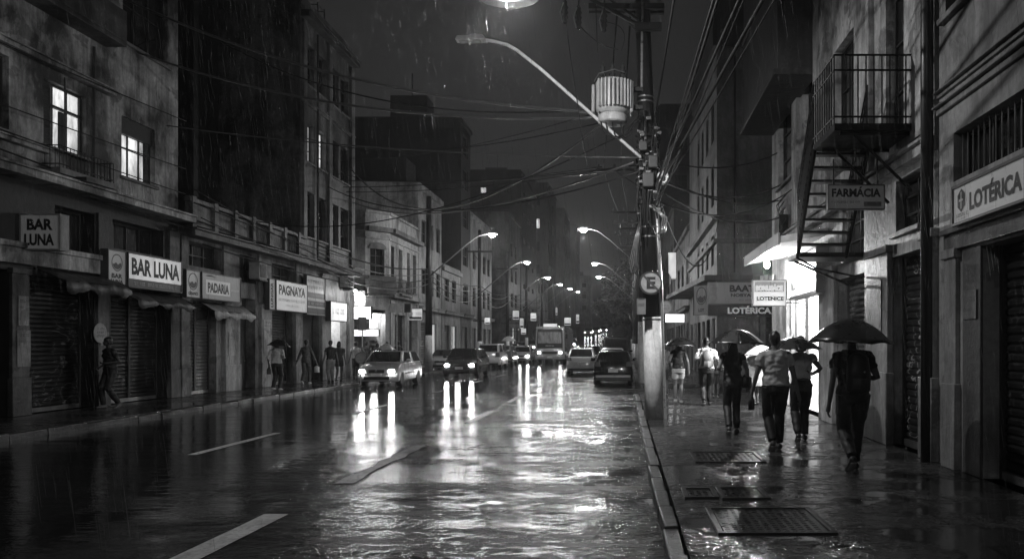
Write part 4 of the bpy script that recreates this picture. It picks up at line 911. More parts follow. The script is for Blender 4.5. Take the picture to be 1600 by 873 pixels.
# ---------------------------------------------------------------- cables
def cable(pts, r, label, sag=0, n=14, grp=None, mat=None, name='overhead_cable'):
    out = []
    pts = [Vector(p) for p in pts]
    for a, b in zip(pts[:-1], pts[1:]):
        for i in range(n): t = i/n; p = a.lerp(b, t); p.z -= sag*4*t*(1-t)*((b-a).length/20); out.append(p)
    out.append(pts[-1]); c = pts[0]
    o = MB().tube(out, r, 6).build(name, mat or M_cable, smooth=True, loc=c)
    tag(o, label, 'cable', grp); return o
WETC = plain(.07, .38, name='wet_cable')
TP = lambda z, dy=0: (x-.18, y-.2+dy, z)
cross = [((-13.2, 20.6, 10.75), (x-.9, 16.7, 6.55), .9, .032, 'topmost thick cable from the left building to the transformer', WETC), ((-13.2, 21.6, 9.6), (x-.9, 16.7, 6.45), .8, .03, 'second thick cable crossing the street below the topmost one', WETC),
         ((-13.2, 33.5, 10.3), (x-.5, 16.7, 6.45), .55, .016, 'cable crossing from the tall dark block to under the transformer', M_cable), ((-13.2, 40.2-2, 10.6), (x-.4, 16.7, 6.75), .3, .014, 'thin upper cable from the tall dark block to the transformer', M_cable),
         ((-13.2, 38.5, 10.5-.35), (x-.85, 16.7, 6.4), 1.5, .03, 'bright wet cable rising to the transformer from the left', WETC), ((-13.2, 23, 8.0), (x-.2, 16.7, 5.6), .25, .016, 'cable from the lit window corner to the pole clamp', WETC),
         ((-13.2, 36.5, 9.5), (x-.2, 16.7, 5.45), .3, .013, 'upper of the four level cables to the second pole height', M_cable), ((-13.2, 37, 9.3), (.6, 32.4, 8.8), .35, .02, 'second of the level cables, ending on the cross arm', WETC),
         ((-13.2, 37.4, 9.05), (-.9, 32.4, 8.9), .3, .018, 'third of the level cables, ending at the arm tip', M_cable), ((-13.2, 37.8, 8.9), (-.4, 32.4, 8.85), .4, .018, 'lowest of the level cables across the street', M_cable)]
cross += [((-13.2, 25, 11.5), (x-.3, 16.7, 6.7), 1.2, .018, 'long slack cable from high on the dark party wall to the transformer', M_cable), ((-13.2, 39, 8.6), (x-.3, 16.7, 5.5), .6, .026, 'heavy low cable from the tall dark block to the pole clamps', WETC),
          ((-13.2, 35.5, 8.7), (x-.2, 16.7, 5.3), .8, .02, 'slack cable crossing just under the heavy low one', M_cable), ((-13.2, 28.5, 6.1), (x-.3, 16.7, 6.2), 1.0, .016, 'cable climbing from the shop balustrade to the transformer', M_cable)]
for a, b, s, r, lab, mt in cross: cable([a, b], r, lab, s, 26, mat=mt)
fac = [((-13.1, 9, 6.7), (-13.05, 23.7, 6.9), .1, .014), ((-13.1, 9, 6.4), (-13.05, 23.7, 6.15), .1, .014), ((-13.05, 9, 7.8), (-13.0, 23.6, 8.3), .1, .014), ((-13.1, 9, 6.2), (-12.9, 32, 5.2), .1, .02), ((-13.1, 9, 5.9), (-12.9, 34, 4.9), .15, .018),
       ((-12.8, 23.7, 6.3), (-12.7, 39, 5.0), .2, .018), ((-12.8, 23.7, 5.9), (-12.7, 45, 5.9), .25, .02), ((-12.75, 24, 5.5), (-12.7, 39, 4.7), .25, .016), ((-12.7, 24, 4.7), (-12.6, 46, 4.9), .3, .022)]
for i, (a, b, s, r) in enumerate(fac): cable([a, b], r, 'thin dark service cable slung along the left shop fronts', s, 20, 'service cables along the left fronts')
for i, (z, yy) in enumerate(((6.6, 46.5), (6.3, 46.5), (6.0, 46.5), (5.7, 46.5))):
    cable([(-12.7, 33, z-.8), (-11.4, yy, z-.5), (-11.3, 62.3, z-.3), (-11.3, 77.3, z), (-11.3, 92.3, z+.4), (-11.3, 109, z+1)], .028, 'sagging cable strung from pole to pole along the left kerb', .55+.12*i, 12, 'cables between the left poles', WETC if i % 2 else M_cable)
for i, (z, dx) in enumerate(((8.95, -1.6), (8.95, -.9), (8.95, -.2), (7.0, 0), (6.6, 0), (6.2, .05), (5.8, -.05))):
    cable([(x+dx*.4, y, z-.1 if z > 8 else z), (.75+dx, 32.4, z), (.95+dx*.8, 44.3, z+.2), (.95+dx*.8, 54, z+1), (.95+dx*.8, 63.3, z+1.4), (.95+dx*.8, 76.3, z+1.7), (.95+dx*.8, 92, z+1.8)], .02 if z > 8 else .028, 'cable strung from pole to pole along the right kerb', .3, 10, 'cables between the right poles')
# cables running from the pole back over the pavement to the near right-hand building
near = [((1111, 0), (1030, 300)), ((1118, 0), (1028, 316)), ((1150, 0), (1040, 290)), ((1186, 0), (1048, 300)), ((1204, 0), (1052, 318)), ((1158, 0), (1034, 330)), ((1052, 0), (1008, 185))]
for i, ((xa, ya), (xb, yb)) in enumerate(near):
    b = Vector((x+.15, y-.15, W(xb, yb, 16.8).z)); a = W(xa, ya, 9.5+.4*i if i < 6 else 12.5); d = (a-b); 
    tmax = (4.15-b.x)/d.x if d.x > .05 else 2.2
    e = b+d*min(tmax, 2.6)
    cable([b, e], (.016, .022, .024, .03, .014, .012, .02)[i], 'cable running from the thick pole over the pavement toward the near right building', .12, 20, 'cables over the right pavement', M_cable)
rs = [((x+.2, y, 5.6), (4.3, 22.0, 7.0)), ((x+.2, y, 5.3), (4.3, 21.5, 5.6)), ((x+.2, y, 5.2), (4.15, 21.0, 5.9)), ((x+.2, y, 5.0), (4.15, 20.5, 5.0)), ((x+.2, y, 4.9), (4.3, 36, 7.4)), ((x+.15, y, 4.75), (4.15, 19.5, 5.5))]
for i, (a, b) in enumerate(rs): cable([a, b], .018, 'slack service cable from the thick pole to the fire escape building', .9+.25*i, 16, 'service cables to the right building')
MB_bd = MB(); random.seed(11)
for i in range(14):
    a = Vector((4.12, 20.2+random.uniform(0, .7), 4.6+random.uniform(0, .9))); MB_bd.tube([a, a+Vector((-.15, random.uniform(-.3, .3), -.2)), a+Vector((-.1, random.uniform(-.5, .5), -.45)), a+Vector((0, random.uniform(-.4, .4), -.3))], .014, 6)
MB_bd.box(3.95, 4.18, 20.3, 20.9, 4.3, 5.0)
tag(MB_bd.build('junction_box', M_black, loc=(4.1, 20.5, 4.6)), 'black junction box tangled in cables on the wall by the canopy', 'junction box')
# leads from fuses to transformer
def lead(pts, label, r=.009): cable(pts, r, label, 0, 1)
def smooth(pts, n=8):
    pts = [Vector(p) for p in pts]; out = []
    P = [pts[0]]+pts+[pts[-1]]
    for i in range(1, len(P)-2):
        for k in range(n):
            t = k/n; a, b, c, d = P[i-1], P[i], P[i+1], P[i+2]
            out.append(.5*((2*b)+(-a+c)*t+(2*a-5*b+4*c-d)*t*t+(-a+3*b-3*c+d)*t**3))
    out.append(pts[-1]); return out
lead(smooth([W(905, 40, 16.6), W(920, 55, 16.6), W(940, 70, 16.6), W(966, 78, 16.6)]), 'thin lead from the middle fuse to the transformer')
lead(smooth([W(946, 34, 16.6), W(968, 42, 16.6), W(976, 58, 16.6), W(971, 80, 16.6)]), 'curved lead from the nearest fuse to the right bushing')
lead(smooth([W(931, 4, 16.6), W(932, 40, 16.6), W(934, 84, 16.6)]), 'straight lead dropping to the left bushing')
lead(smooth([W(884, 32, 16.6), W(893, 100, 16.6), W(905, 180, 16.6), W(918, 262, 16.6)]), 'long thin lead falling from the leftmost fuse')
for i, (xa, xb) in enumerate(((937, 985), (945, 990), (955, 996), (968, 998))):
    lead(smooth([W(xa, 172, 16.6), W(xa+6, 205+i*3, 16.6), W((xa+xb)/2+5, 216-i*4, 16.6), W(xb, 196-i*5, 16.6), W(1000, 190-i*6, 16.6)]), 'slack looping lead under the transformer, %s' % ('widest', 'second widest', 'third', 'smallest')[i], .012)
# ---------------------------------------------------------------- traffic signs
def disc_sign(name, label, c, r, F, symbol=None, ring=.03, post=None):
    t = thing(name, label, 'traffic sign', c); cu_, cv_ = 0, 0
    Fx = Fr(c, F.r, F.n)
    pts = [(r*math.cos(2*math.pi*i/36), r*math.sin(2*math.pi*i/36)) for i in range(36)]
    MB().prism(Fx, pts, -.01, .0).build('plate', plain(ring, .4), t)
    p2 = [(u*.84, v*.84) for u, v in pts]; MB().add([Fx.p(u, v, .003) for u, v in p2], [tuple(range(36))]).build('white_field', plaster(.4, .25, 'sign_white', .35), t)
    if symbol: symbol(t, Fx, r)
    return t
def nopark(t, Fx, r):
    lettering(t, Fx, 'E', -.36*r, .4*r, -.52*r, .52*r, .006, INK)
    q = MB(); a = R(-45); d = Vector((math.cos(a), math.sin(a), 0)); n_ = Vector((-d.y, d.x, 0))
    pts = [d*(.86*r)+n_*(.09*r), d*(.86*r)-n_*(.09*r), -d*(.86*r)-n_*(.09*r), -d*(.86*r)+n_*(.09*r)]
    q.add([Fx.p(p.x, p.y, .009) for p in pts], [(0, 1, 2, 3)]); q.build('slash', plain(.05), t)
disc_sign('no_parking_sign', 'round no-parking sign with a crossed E, strapped to the thick pole', W(1017, 442, 16.55), .245, FC(0), nopark)
disc_sign('round_sign', 'small round sign behind the thick pole, below the crossed E sign', W(1040, 480, 19.4), .17, FC(0), lambda t, Fx, r: (line(t, Fx, -.1, .1, .03, .06, .006, .1), line(t, Fx, -.1, .1, -.05, -.02, .006, .1)), ring=.15)
disc_sign('round_sign', 'white round sign peeking from behind the crossed E sign', W(1035, 437, 17.3), .2, FC(0), None, ring=.3)
t = signbox('street_sign', 'narrow upright notice sign left of the thick pole', FC(16.4), W(995, 0, 16.4).x, W(1009, 0, 16.4).x, W(0, 491, 16.4).z, W(0, 466, 16.4).z, -.02, 0, .4, 0, fr=.008, frame=.2); line(t, FC(16.4), W(998, 0, 16.4).x, W(1006, 0, 16.4).x, W(0, 478, 16.4).z, W(0, 474, 16.4).z, -.01, .1)
def postsign(px, py_top, Y, wpx, hpx, label, face=.03, glow=0, X=None):
    p = W(px, py_top, Y); wv = wpx*Y/FX; hv = hpx*Y/FX
    t = thing('street_sign', label, 'street sign', (p.x, Y, gz(Y)+.12))
    MB().box(p.x-wv/2, p.x+wv/2, Y-.03, Y, p.z-hv, p.z).build('panel', plaster(face, .3) if not glow else emis(face, glow, 'sign_glow'), t, bevel=.01)
    MB().tube([(p.x, Y+.03, gz(Y)+.1), (p.x, Y+.03, p.z)], .03, 8).build('post', plain(.4, .4), t)
    return t
postsign(566, 495, 38.6, 13, 21, 'dark rectangular stop sign on a pale post before the lit corner shop')
postsign(620, 474, 41.5, 22, 14, 'pale wide sign on a post in front of the corner house', .6)
postsign(637, 474, 42, 10, 14, 'dark small sign on a post by the first left pole', .03)
t = disc_sign('round_mirror', 'pale oval traffic mirror standing at the kerb by the silver car', W(563, 559, 31.0), .22, FC(0), None, ring=.2)
MB().tube([(t.location.x, 31.03, .1), (t.location.x, 31.03, W(0, 559, 31).z)], .025, 8).build('post', plain(.4), t)
t = disc_sign('round_sign', 'pale oval sign with two lines of print on the pillar between the bar shutters', Vector((-13.16, YL(157, -13.16), zz(157, 520, -13.16))), .25, Fr((0, 0, 0), (0, 1, 0), (1, 0, 0)), lambda t, Fx, r: [line(t, Fx, -.15, .15, z, z+.05, .006, .05) for z in (-.1, -.01, .08)], ring=.35)
# posters on pillars
def poster(F, u0, u1, v0, v1, d, label, v=.4):
    o = thing('poster', label, 'poster', F.p((u0+u1)/2, v0, d)); MB().fbox(F, u0, u1, v0, v1, d-.004, d).build('sheet', plaster(v, .8, 'torn_paper', .6), o); line(o, F, u0+.04, u1-.04, v1-.14, v1-.08, d+.002, .05); line(o, F, u0+.04, u1-.08, v1-.26, v1-.22, d+.002, .05); return o
poster(F, y2(22), y2(38), 2.1, 2.75, .1, 'torn pale poster high on the far-left pillar', .5); poster(F, y2(20), y2(41), 1.2, 2.0, .1, 'larger torn poster low on the far-left pillar', .35)
poster(F, y2(151), y2(164), 1.65, 2.0, .1, 'square notice under the oval sign on the bar pillar', .5)
poster(F, y2(264), y2(275), 2.3, 2.9, .1, 'graffiti sticker sheet on the pillar right of the second bar shutter', .3)
poster(F, y2(352), y2(368), 1.3, 2.1, .12, 'faded bill pasted on the pale pillar right of the light shutter', .5)
poster(F, y2(407), y2(419), 1.4, 2.6, .12, 'long white bill on the pillar left of the person with the umbrella', .6)
poster(G, *ru(1367, 1386), 1.9, 2.75, .1, 'peeling grey bill on the pale pillar behind the man in black', .28)
poster(G, *ru(1509, 1530), 2.0, 2.35, .04, 'stencilled square tag on the dark pier under the lottery sign', .22)
# awnings
def awning(u0, u1, v, dep, drop, label, v_=.05, Fx=None, rag=.08):
    Fx = Fx or FL(); n = 18; t = thing('awning', label, 'awning', Fx.p((u0+u1)/2, v, 0)); vs = []; fs = []
    for i in range(n+1):
        u = u0+(u1-u0)*i/n; s = .04*math.sin(i*1.7)+.03*math.sin(i*.6)
        vs += [Fx.p(u, v, .02), Fx.p(u, v-.12+s*.4, dep*.5), Fx.p(u, v-.3+s, dep), Fx.p(u, v-.3-drop-s*rag*10-.05*math.sin(i*.9), dep+.02)]
    for i in range(n):
        for k in range(3): a = i*4+k; fs.append((a, a+4, a+5, a+1))
    o = MB().add(vs, fs).build('fabric', plaster(v_, .5, 'awning_cloth', .5), t, smooth=True)
    s_ = o.modifiers.new('s', 'SOLIDIFY'); s_.thickness = .012
    MB().tube([Fx.p(u0, v-.29, dep-.02), Fx.p(u1, v-.29, dep-.02)], .018, 6).tube([Fx.p(u0, v-.02, .02), Fx.p(u0, v-.29, dep-.02)], .015, 6).tube([Fx.p(u1, v-.02, .02), Fx.p(u1, v-.29, dep-.02)], .015, 6).build('frame', M_iron, t)
    return t
awning(y2(52), y2(160), 3.42, .75, .22, 'dark sagging awning over the far-left bar shutter', .06); awning(y2(180), y2(274), 3.14, .6, .14, 'dark rolled awning under the wide bar sign', .09)
awning(y2(311), y2(377), 3.02, .5, .2, 'pale creased awning under the bakery sign', .5)
# air conditioners
def aircon(F, u, v, label, w_=.8, h=.55, col=.5):
    t = thing('air_conditioner', label, 'air conditioner', F.p(u, v, .2)); MB().fbox(F, u-w_/2, u+w_/2, v, v+h, .02, .4).build('casing', plain(col), t, bevel=.02)
    m = MB()
    for i in range(10): m.fbox(F, u-w_/2+.05+i*(w_-.1)/10, u-w_/2+.05+i*(w_-.1)/10+.03, v+.06, v+h-.06, .39, .415)
    m.build('grille', M_dark, t); MB().fbox(F, u-w_/2, u+w_/2, v-.05, v-.01, 0, .42).build('bracket', M_iron, t)
aircon(F, y2(535), 4.35, 'pale air conditioner above the lit snack shop'); aircon(F, y2(394), 4.0, 'small window air conditioner above the dark door', .6, .6, .35)
# ---------------------------------------------------------------- fire escape
fe = thing('fire_escape', 'black iron fire escape with balcony and stair on the right building', 'fire escape', (3.6, 12.5, 3.2)); X0, X1 = 3.0, 4.14
MB().box(X0, X1, 11.35, 12.6, 4.74, 4.84).build('platform', M_iron, fe)
bk = MB()
for yy in (11.45, 12.45): bk.tube([(X0+.1, yy, 4.72), (X1, yy, 4.72)], .03, 6).tube([(X0+.3, yy, 4.72), (X1, yy, 3.9)], .025, 6)
bk.build('bracket', M_iron, fe)
rl = MB(); b_ = .011
def rails(p0, p1, h, n, m=rl):
    p0 = Vector(p0); p1 = Vector(p1)
    for i in range(n+1): q = p0.lerp(p1, i/n); m.tube([q, q+ZZ*h], b_, 5)
    for z in (h, h*.78, .1): m.tube([p0+ZZ*z, p1+ZZ*z], .015, 6)
rails((X0, 11.37, 4.84), (X1, 11.37, 4.84), .98, 10); rails((X0, 11.37, 4.84), (X0, 12.6, 4.84), .98, 9)
rl.build('railing', M_iron, fe)
for dx_ in (0, .85): r2 = MB(); rails((X0+dx_, 12.6, 4.84), (X0+dx_, 13.75, 3.35), .95, 14, r2); r2.build('stair_railing', M_iron, fe)
for i in range(8):
    f_ = (i+.5)/8; yy = 12.6+1.15*f_; z = 4.84-1.49*f_; MB().box(X0+.02, X0+.84, yy-.09, yy+.09, z-.06, z-.02).build('step', M_iron, fe)
MB().tube([(X0+.01, 12.55, 4.76), (X0+.01, 13.8, 3.2)], .035, 6).tube([(X0+.85, 12.55, 4.76), (X0+.85, 13.8, 3.2)], .035, 6).build('stringer', M_iron, fe)
MB().box(X0, X1, 13.76, 14.6, 3.2, 3.28).tube([(X0+.1, 14.5, 3.2), (X1, 14.5, 2.75)], .025, 6).tube([(X0, 13.85, 3.2), (X0+.3, 13.7, 3.0), (X1, 13.85, 2.85)], .02, 6).build('landing', M_iron, fe)
# bare bulb under the canopy
cl = thing('hanging_lamp', 'bright bare bulb under the lit canopy', 'lamp', (3.5, 19.5, 3.5)); MB().ell((3.5, 19.5, 3.64), .07, .07, .09).build('bulb_glass', emis(1, 900, 'bulb_glow'), cl, smooth=True); MB().tube([(3.5, 19.5, 3.7), (3.5, 19.5, 3.86)], .02, 6).build('holder', M_dark, cl)
light('bulb', (3.5, 19.5, 3.5), 2200, .06, parent=cl)
light('bulb', (-12.6, 37.4, 4.1), 160, .06)
fl = thing('wall_lamp', 'small bright floodlight above the snack shop sign', 'lamp', (-12.9, 37.4, 4.15)); MB().box(-13.2, -12.7, 37.3, 37.5, 4.2, 4.34).build('housing', M_dark, fl, bevel=.02); MB().ell((-12.62, 37.4, 4.18), .07, .07, .06).build('lens', emis(1, 160, 'bulb_glow'), fl, smooth=True)
fl = thing('wall_lamp', 'small bright lamp on the corner house by its long light box', 'lamp', (-14.6, 43.7, 4.4)); MB().ell((-14.6, 43.65, 4.3), .07, .07, .06).build('lens', emis(1, 200, 'bulb_glow'), fl, smooth=True); MB().box(-14.66, -14.54, 43.66, 43.98, 4.36, 4.44).build('arm', M_dark, fl)
light('bulb', (-14.6, 43.5, 4.2), 160, .06)
# ---------------------------------------------------------------- vehicles
HEAD = emis(1, 650, 'headlight_glow'); TAIL = plain(.12, .15, name='tail_lens'); TAILON = emis(.5, 1.2, 'tail_glow')
PLATE = plain(.6, .4, name='plate')
def carpaint(v): return plain(v, .22, .25, coat=.6, var=.08)
def car(label, Xc, Y, toward=True, L=4.0, Wd=1.68, H=1.45, col=.4, style='hatch', lights=0, group=None, cat='car', glow=None, rack=False, rz=0, name='parked_car'):
    """toward: front faces the camera and stands at Y; otherwise the tail stands at Y"""
    g = gz(Y)
    root = thing(name, label, cat, (Xc, Y if toward else Y+L, g), (0 if toward else math.pi)+rz, group)
    P = carpaint(col); hw = Wd/2; A1, A2 = .18*L, .79*L; ar = .335
    hood = {'hatch': (.76, .23, .96), 'sedan': (.74, .25, .94), 'wagon': (.76, .23, .96), 'suv': (.92, .24, 1.08), 'van': (1.0, .14, 1.12)}[style]
    tail = {'hatch': 1.0, 'sedan': 1.02, 'wagon': 1.0, 'suv': 1.1, 'van': 1.12}[style]
    poly = [(.1, .22), (.02, .3), (0, .5), (.04, hood[0]-.1), (.14, hood[0]), (hood[1]*L, hood[2]), (.6*L, hood[2]+.02), (L-.12, tail), (L-.03, tail-.12), (L, .55), (L-.03, .32), (L-.1, .22)]
    arch = []
    for cy in (A2, A1):
        for k in range(9): a = math.pi*k/8; arch.append((cy+ar*math.cos(a), .24+ar*math.sin(a)*.98))
    poly = poly+arch
    xs = (-1, -.93, -.7, 0, .7, .93, 1); vs = []; fs = []; n = len(poly)
    for x in xs:
        for (yy, z) in poly:
            q = abs(x)**4; f0 = max(0, 1-yy/.5); f1 = max(0, 1-(L-yy)/.5)
            tx_ = x*hw*(1-.07*max(0, (z-.55)/.45)-(.03 if abs(x) == 1 and z > .9 else 0)-.03*max(0, (.5-z)/.3))
            vs.append((tx_, yy+.2*q*f0-.16*q*f1, z-(.02 if abs(x) == 1 and z > .7 else 0)))
    for i in range(len(xs)-1):
        for k in range(n): fs.append((i*n+k, i*n+(k+1) % n, (i+1)*n+(k+1) % n, (i+1)*n+k))
    fs += [tuple(range(n-1, -1, -1)), tuple(range((len(xs)-1)*n, len(xs)*n))]
    MB().add(vs, fs).build('body', P, root, bevel=.025, local=True)
    MB().box(-hw*.82, hw*.82, .35, L-.35, .2, .5).build('underbody', M_black, root, local=True)
    gb = {'hatch': (.2, .37, .84, .965), 'sedan': (.23, .38, .73, .88), 'wagon': (.2, .36, .9, .98), 'suv': (.2, .34, .9, .98), 'van': (.1, .27, .93, .985)}[style]
    zb = hood[2]-.02; wb = hw*.94; wt = hw*(.74 if style != 'van' else .84); zt = H
    B_ = [(-wb, gb[0]*L, zb), (wb, gb[0]*L, zb), (wb, gb[3]*L, zb), (-wb, gb[3]*L, zb)]; T_ = [(-wt, gb[1]*L, zt), (wt, gb[1]*L, zt), (wt, gb[2]*L, zt-.03), (-wt, gb[2]*L, zt-.03)]
    m = MB(); mid_ = [(B_[i][0]*.0+T_[i][0]*1.0, T_[i][1]*.96+B_[i][1]*.04, T_[i][2]-.05) for i in range(4)]
    m.hexa(B_+T_); m.build('cabin', P, root, bevel=.09, local=True, seg=3)
    def pane(name, a, b, c, d, ins=.07, off=.008, mat=None, s0=0, s1=1):
        a, b, c, d = map(Vector, (a, b, c, d)); nrm = (b-a).cross(d-a).normalized()*off
        def q(s, t): return (a.lerp(b, s)).lerp(d.lerp(c, s), t)+nrm
        return MB().add([q(s0+ins*.8, ins), q(s1-ins*.8, ins), q(s1-ins*.8, 1-ins*1.3), q(s0+ins*.8, 1-ins*1.3)], [(0, 1, 2, 3)]).build(name, mat or M_glass, root, local=True)
    pane('windscreen', B_[0], B_[1], T_[1], T_[0]); pane('rear_window', B_[2], B_[3], T_[3], T_[2], .1)
    for sd in (0, 1):
        a, b, c, d = (B_[1], B_[2], T_[2], T_[1]) if sd == 0 else (B_[3], B_[0], T_[0], T_[3])
        for s0, s1 in ((0.04, .5), (.5, .97)): pane('side_window', a, b, c, d, .07, s0=s0, s1=s1)
    # face
    gl = MB().box(-hw*.36, hw*.36, -.012, .06, hood[0]-.2, hood[0]-.07)
    for k in range(3): gl.box(-hw*.36, hw*.36, -.02, 0, hood[0]-.185+k*.04, hood[0]-.17+k*.04)
    gl.build('grille', M_dark, root, local=True); MB().box(-hw*.6, hw*.6, -.01, .08, .3, .42).build('air_intake', M_black, root, local=True)
    MB().lathe([(0, -.01), (.045, -.005), (.05, .0)], (0, -.015, hood[0]-.12), 14, (0, 1, 0)).build('badge', M_chrome, root, local=True)
    MB().box(-.2, .2, -.022, .0, .43, .55).build('number_plate', PLATE, root, local=True)
    MB().box(-.2, .2, L-.02, L+.014, .56, .7).build('number_plate', PLATE, root, local=True)
    for s in (-1, 1):
        hl = MB().hexa([(s*hw*.5, .0, hood[0]-.24), (s*hw*.88, .09, hood[0]-.22), (s*hw*.84, .2, hood[0]-.22), (s*hw*.5, .1, hood[0]-.24), (s*hw*.46, .02, hood[0]-.06), (s*hw*.86, .12, hood[0]-.03), (s*hw*.82, .22, hood[0]-.03), (s*hw*.46, .12, hood[0]-.06)]).build('headlight', plain(.35, .1, .3), root, local=True, bevel=.015)
        if lights: MB().ell((s*hw*.7, .035, hood[0]-.135), .095, .04, .075, 14, 8).build('lamp_lens', glow or HEAD, hl, smooth=True, local=True)
        MB().hexa([(s*hw*.62, L-.06, .78), (s*hw*.97, L-.16, .78), (s*hw*.95, L-.12, .78), (s*hw*.62, L+.008, .78), (s*hw*.66, L-.1, tail-.04), (s*hw*.93, L-.2, tail-.04), (s*hw*.92, L-.13, tail-.04), (s*hw*.66, L-.02, tail-.04)]).build('taillight', TAILON if lights < 0 else TAIL, root, local=True, bevel=.01)
        mm = MB().ell((s*(hw+.1), hood[1]*L+.28, zb+.1), .1, .06, .07, 12, 8); mm.box(min(s*hw*.9, s*(hw+.08)), max(s*hw*.9, s*(hw+.08)), hood[1]*L+.26, hood[1]*L+.3, zb+.04, zb+.07); mm.build('wing_mirror', P, root, smooth=True, local=True)
        for cy in (A1, A2):
            t_ = MB().lathe([(.19, -.09), (.29, -.1), (.31, -.06), (.31, .06), (.29, .1), (.19, .09)], (s*(hw-.11), cy, .31), 22, (1, 0, 0)).build('wheel', M_rubber, root, local=True, smooth=True)
            r_ = MB().lathe([(.0, .04), (.06, .06), (.18, .05), (.2, .08), (.2, -.08), (0, -.08)] if s > 0 else [(.0, -.04), (.06, -.06), (.18, -.05), (.2, -.08), (.2, .08), (0, .08)], (s*(hw-.11), cy, .31), 18, (1, 0, 0)); r_.build('rim', plain(.35, .3, .8), t_, local=True)
        for yy in (.44*L, .66*L): MB().box(min(s*hw*.965, s*hw*.995), max(s*hw*.965, s*hw*.995), yy-.12, yy+.02, .84, .87).build('door_handle', P, root, local=True)
        MB().box(min(s*hw*.97, s*(hw*1.004)), max(s*hw*.97, s*(hw*1.004)), A1+.4, A2-.4, .5, .55).build('side_strip', M_black, root, local=True)
        if rack: MB().tube([(s*wt*.86, gb[1]*L+.1, zt+.0), (s*wt*.86, gb[1]*L+.2, zt+.06), (s*wt*.86, gb[2]*L-.2, zt+.05), (s*wt*.86, gb[2]*L-.1, zt)], .018, 6).build('roof_rail', M_dark, root, local=True)
    MB().box(-hw*.86, hw*.86, L-.05, L+.03, .36, .44).build('bumper_strip', plain(.4, .3), root, local=True)
    MB().box(-hw*.86, hw*.86, L-.03, L+.018, .25, .35).build('bumper', M_black, root, local=True)
    if style in ('hatch', 'suv', 'van'): MB().tube([(0, gb[3]*L+.0, zb+.08), (.25, (gb[3]*.7+gb[2]*.3)*L, zb+.16)], .012, 5).build('rear_wiper', M_black, root, local=True)
    MB().tube([(-.55, gb[0]*L+.02, zb+.05), (-.02, gb[0]*L+.1, zb+.1)], .01, 5).build('wiper', M_black, root, local=True)
    if lights > 0:
        light('beam', (Xc, Y-.3, g+.62), 60 if lights == 1 else 30, .12, 'SPOT', (R(84), 0, math.pi), spot=95, parent=None)
    return root
def cx(px, Y): return (px-VX)*Y/FX
car('silver estate car with lit headlights, nearest the left kerb', cx(588, 31.1), 31.1, True, 4.0, 1.66, 1.42, .62, 'wagon', 1, name='moving_car')
car('dark car with dazzling headlights in the middle of the street', cx(717, 39.9), 39.9, True, 4.1, 1.78, 1.48, .05, 'hatch', 1, name='moving_car')
car('pale unlit car parked at the left kerb behind the silver estate', cx(687, 48.5), 48.5, True, 4.2, 1.72, 1.36, .45, 'sedan')
car('white small van parked on the left, behind the dark car', cx(762, 56), 56, False, 4.2, 1.72, 1.72, .75, 'van')
car('dark car parked beyond the white small van', cx(783, 64), 64, False, 4.1, 1.7, 1.6, .1, 'suv')
car('white car with blazing headlights beside the bus', cx(813, 70), 70, True, 4.2, 1.8, 1.48, .7, 'hatch', 2, name='moving_car')
car('small white car with lit headlights behind the dazzling one', cx(797, 84), 84, True, 4.1, 1.7, 1.5, .6, 'hatch', 2, name='moving_car')
car('white hatchback with roof rails seen from behind, left of the black car', cx(908, 43.5), 43.5, False, 3.9, 1.66, 1.5, .72, 'hatch', 0, rack=True)
car('black sedan parked at the right kerb, nearest of the right-hand cars', cx(958, 32), 32, False, 4.2, 1.62, 1.42, .018, 'sedan', 0)
car('dark estate car in front of the white hatchback', cx(920, 54), 54, False, 4.4, 1.76, 1.6, .03, 'suv', 0)
car('white small car parked just ahead of the black sedan', cx(956, 41), 41, False, 3.8, 1.56, 1.5, .6, 'hatch', 0)
car('dark van parked ahead of the small white car', cx(962, 52), 52, False, 4.6, 1.9, 2.2, .04, 'van', 0, cat='van', name='parked_van')
car('pale van parked farthest along the right kerb', cx(962, 66), 66, False, 4.6, 1.8, 2.1, .4, 'van', 0, cat='van', name='parked_van')
for i, (px, Y, c) in enumerate(((919, 158, .4), (931, 168, .3), (943, 176, .5))):
    car('distant car with glaring headlights at the street end, %s' % ('leftmost of the three', 'middle of the three', 'rightmost of the three')[i], cx(px, Y), Y, True, 4.2, 1.8, 1.5, c, 'hatch', 2, glow=emis(1, 110, 'far_headlight'), name='moving_car', group='distant cars with headlights')
for lab, px, Y, tw_, c_, st_, li in (('grey car queued behind the white car at the bus side', 826, 96, True, .3, 'hatch', 2), ('dark parked car before the low far shops, left kerb', 800, 76, False, .04, 'hatch', 0), ('pale parked car farther along the left kerb than the white van', 812, 92, False, .5, 'sedan', 0),
        ('dark car far up the right kerb beneath the tree', 957, 80, False, .05, 'suv', 0), ('silver car beneath the tree, beyond the pale van', 955, 92, False, .45, 'hatch', 0), ('dim car rolling downhill behind the bus', 890, 104, True, .3, 'hatch', 2), ('dark car waiting between the white hatchback and the bus', 903, 72, False, .04, 'sedan', -1)):
    car(lab, cx(px, Y), Y, tw_, 4.1, 1.72, 1.48, c_, st_, li, name='moving_car' if li else 'parked_car')
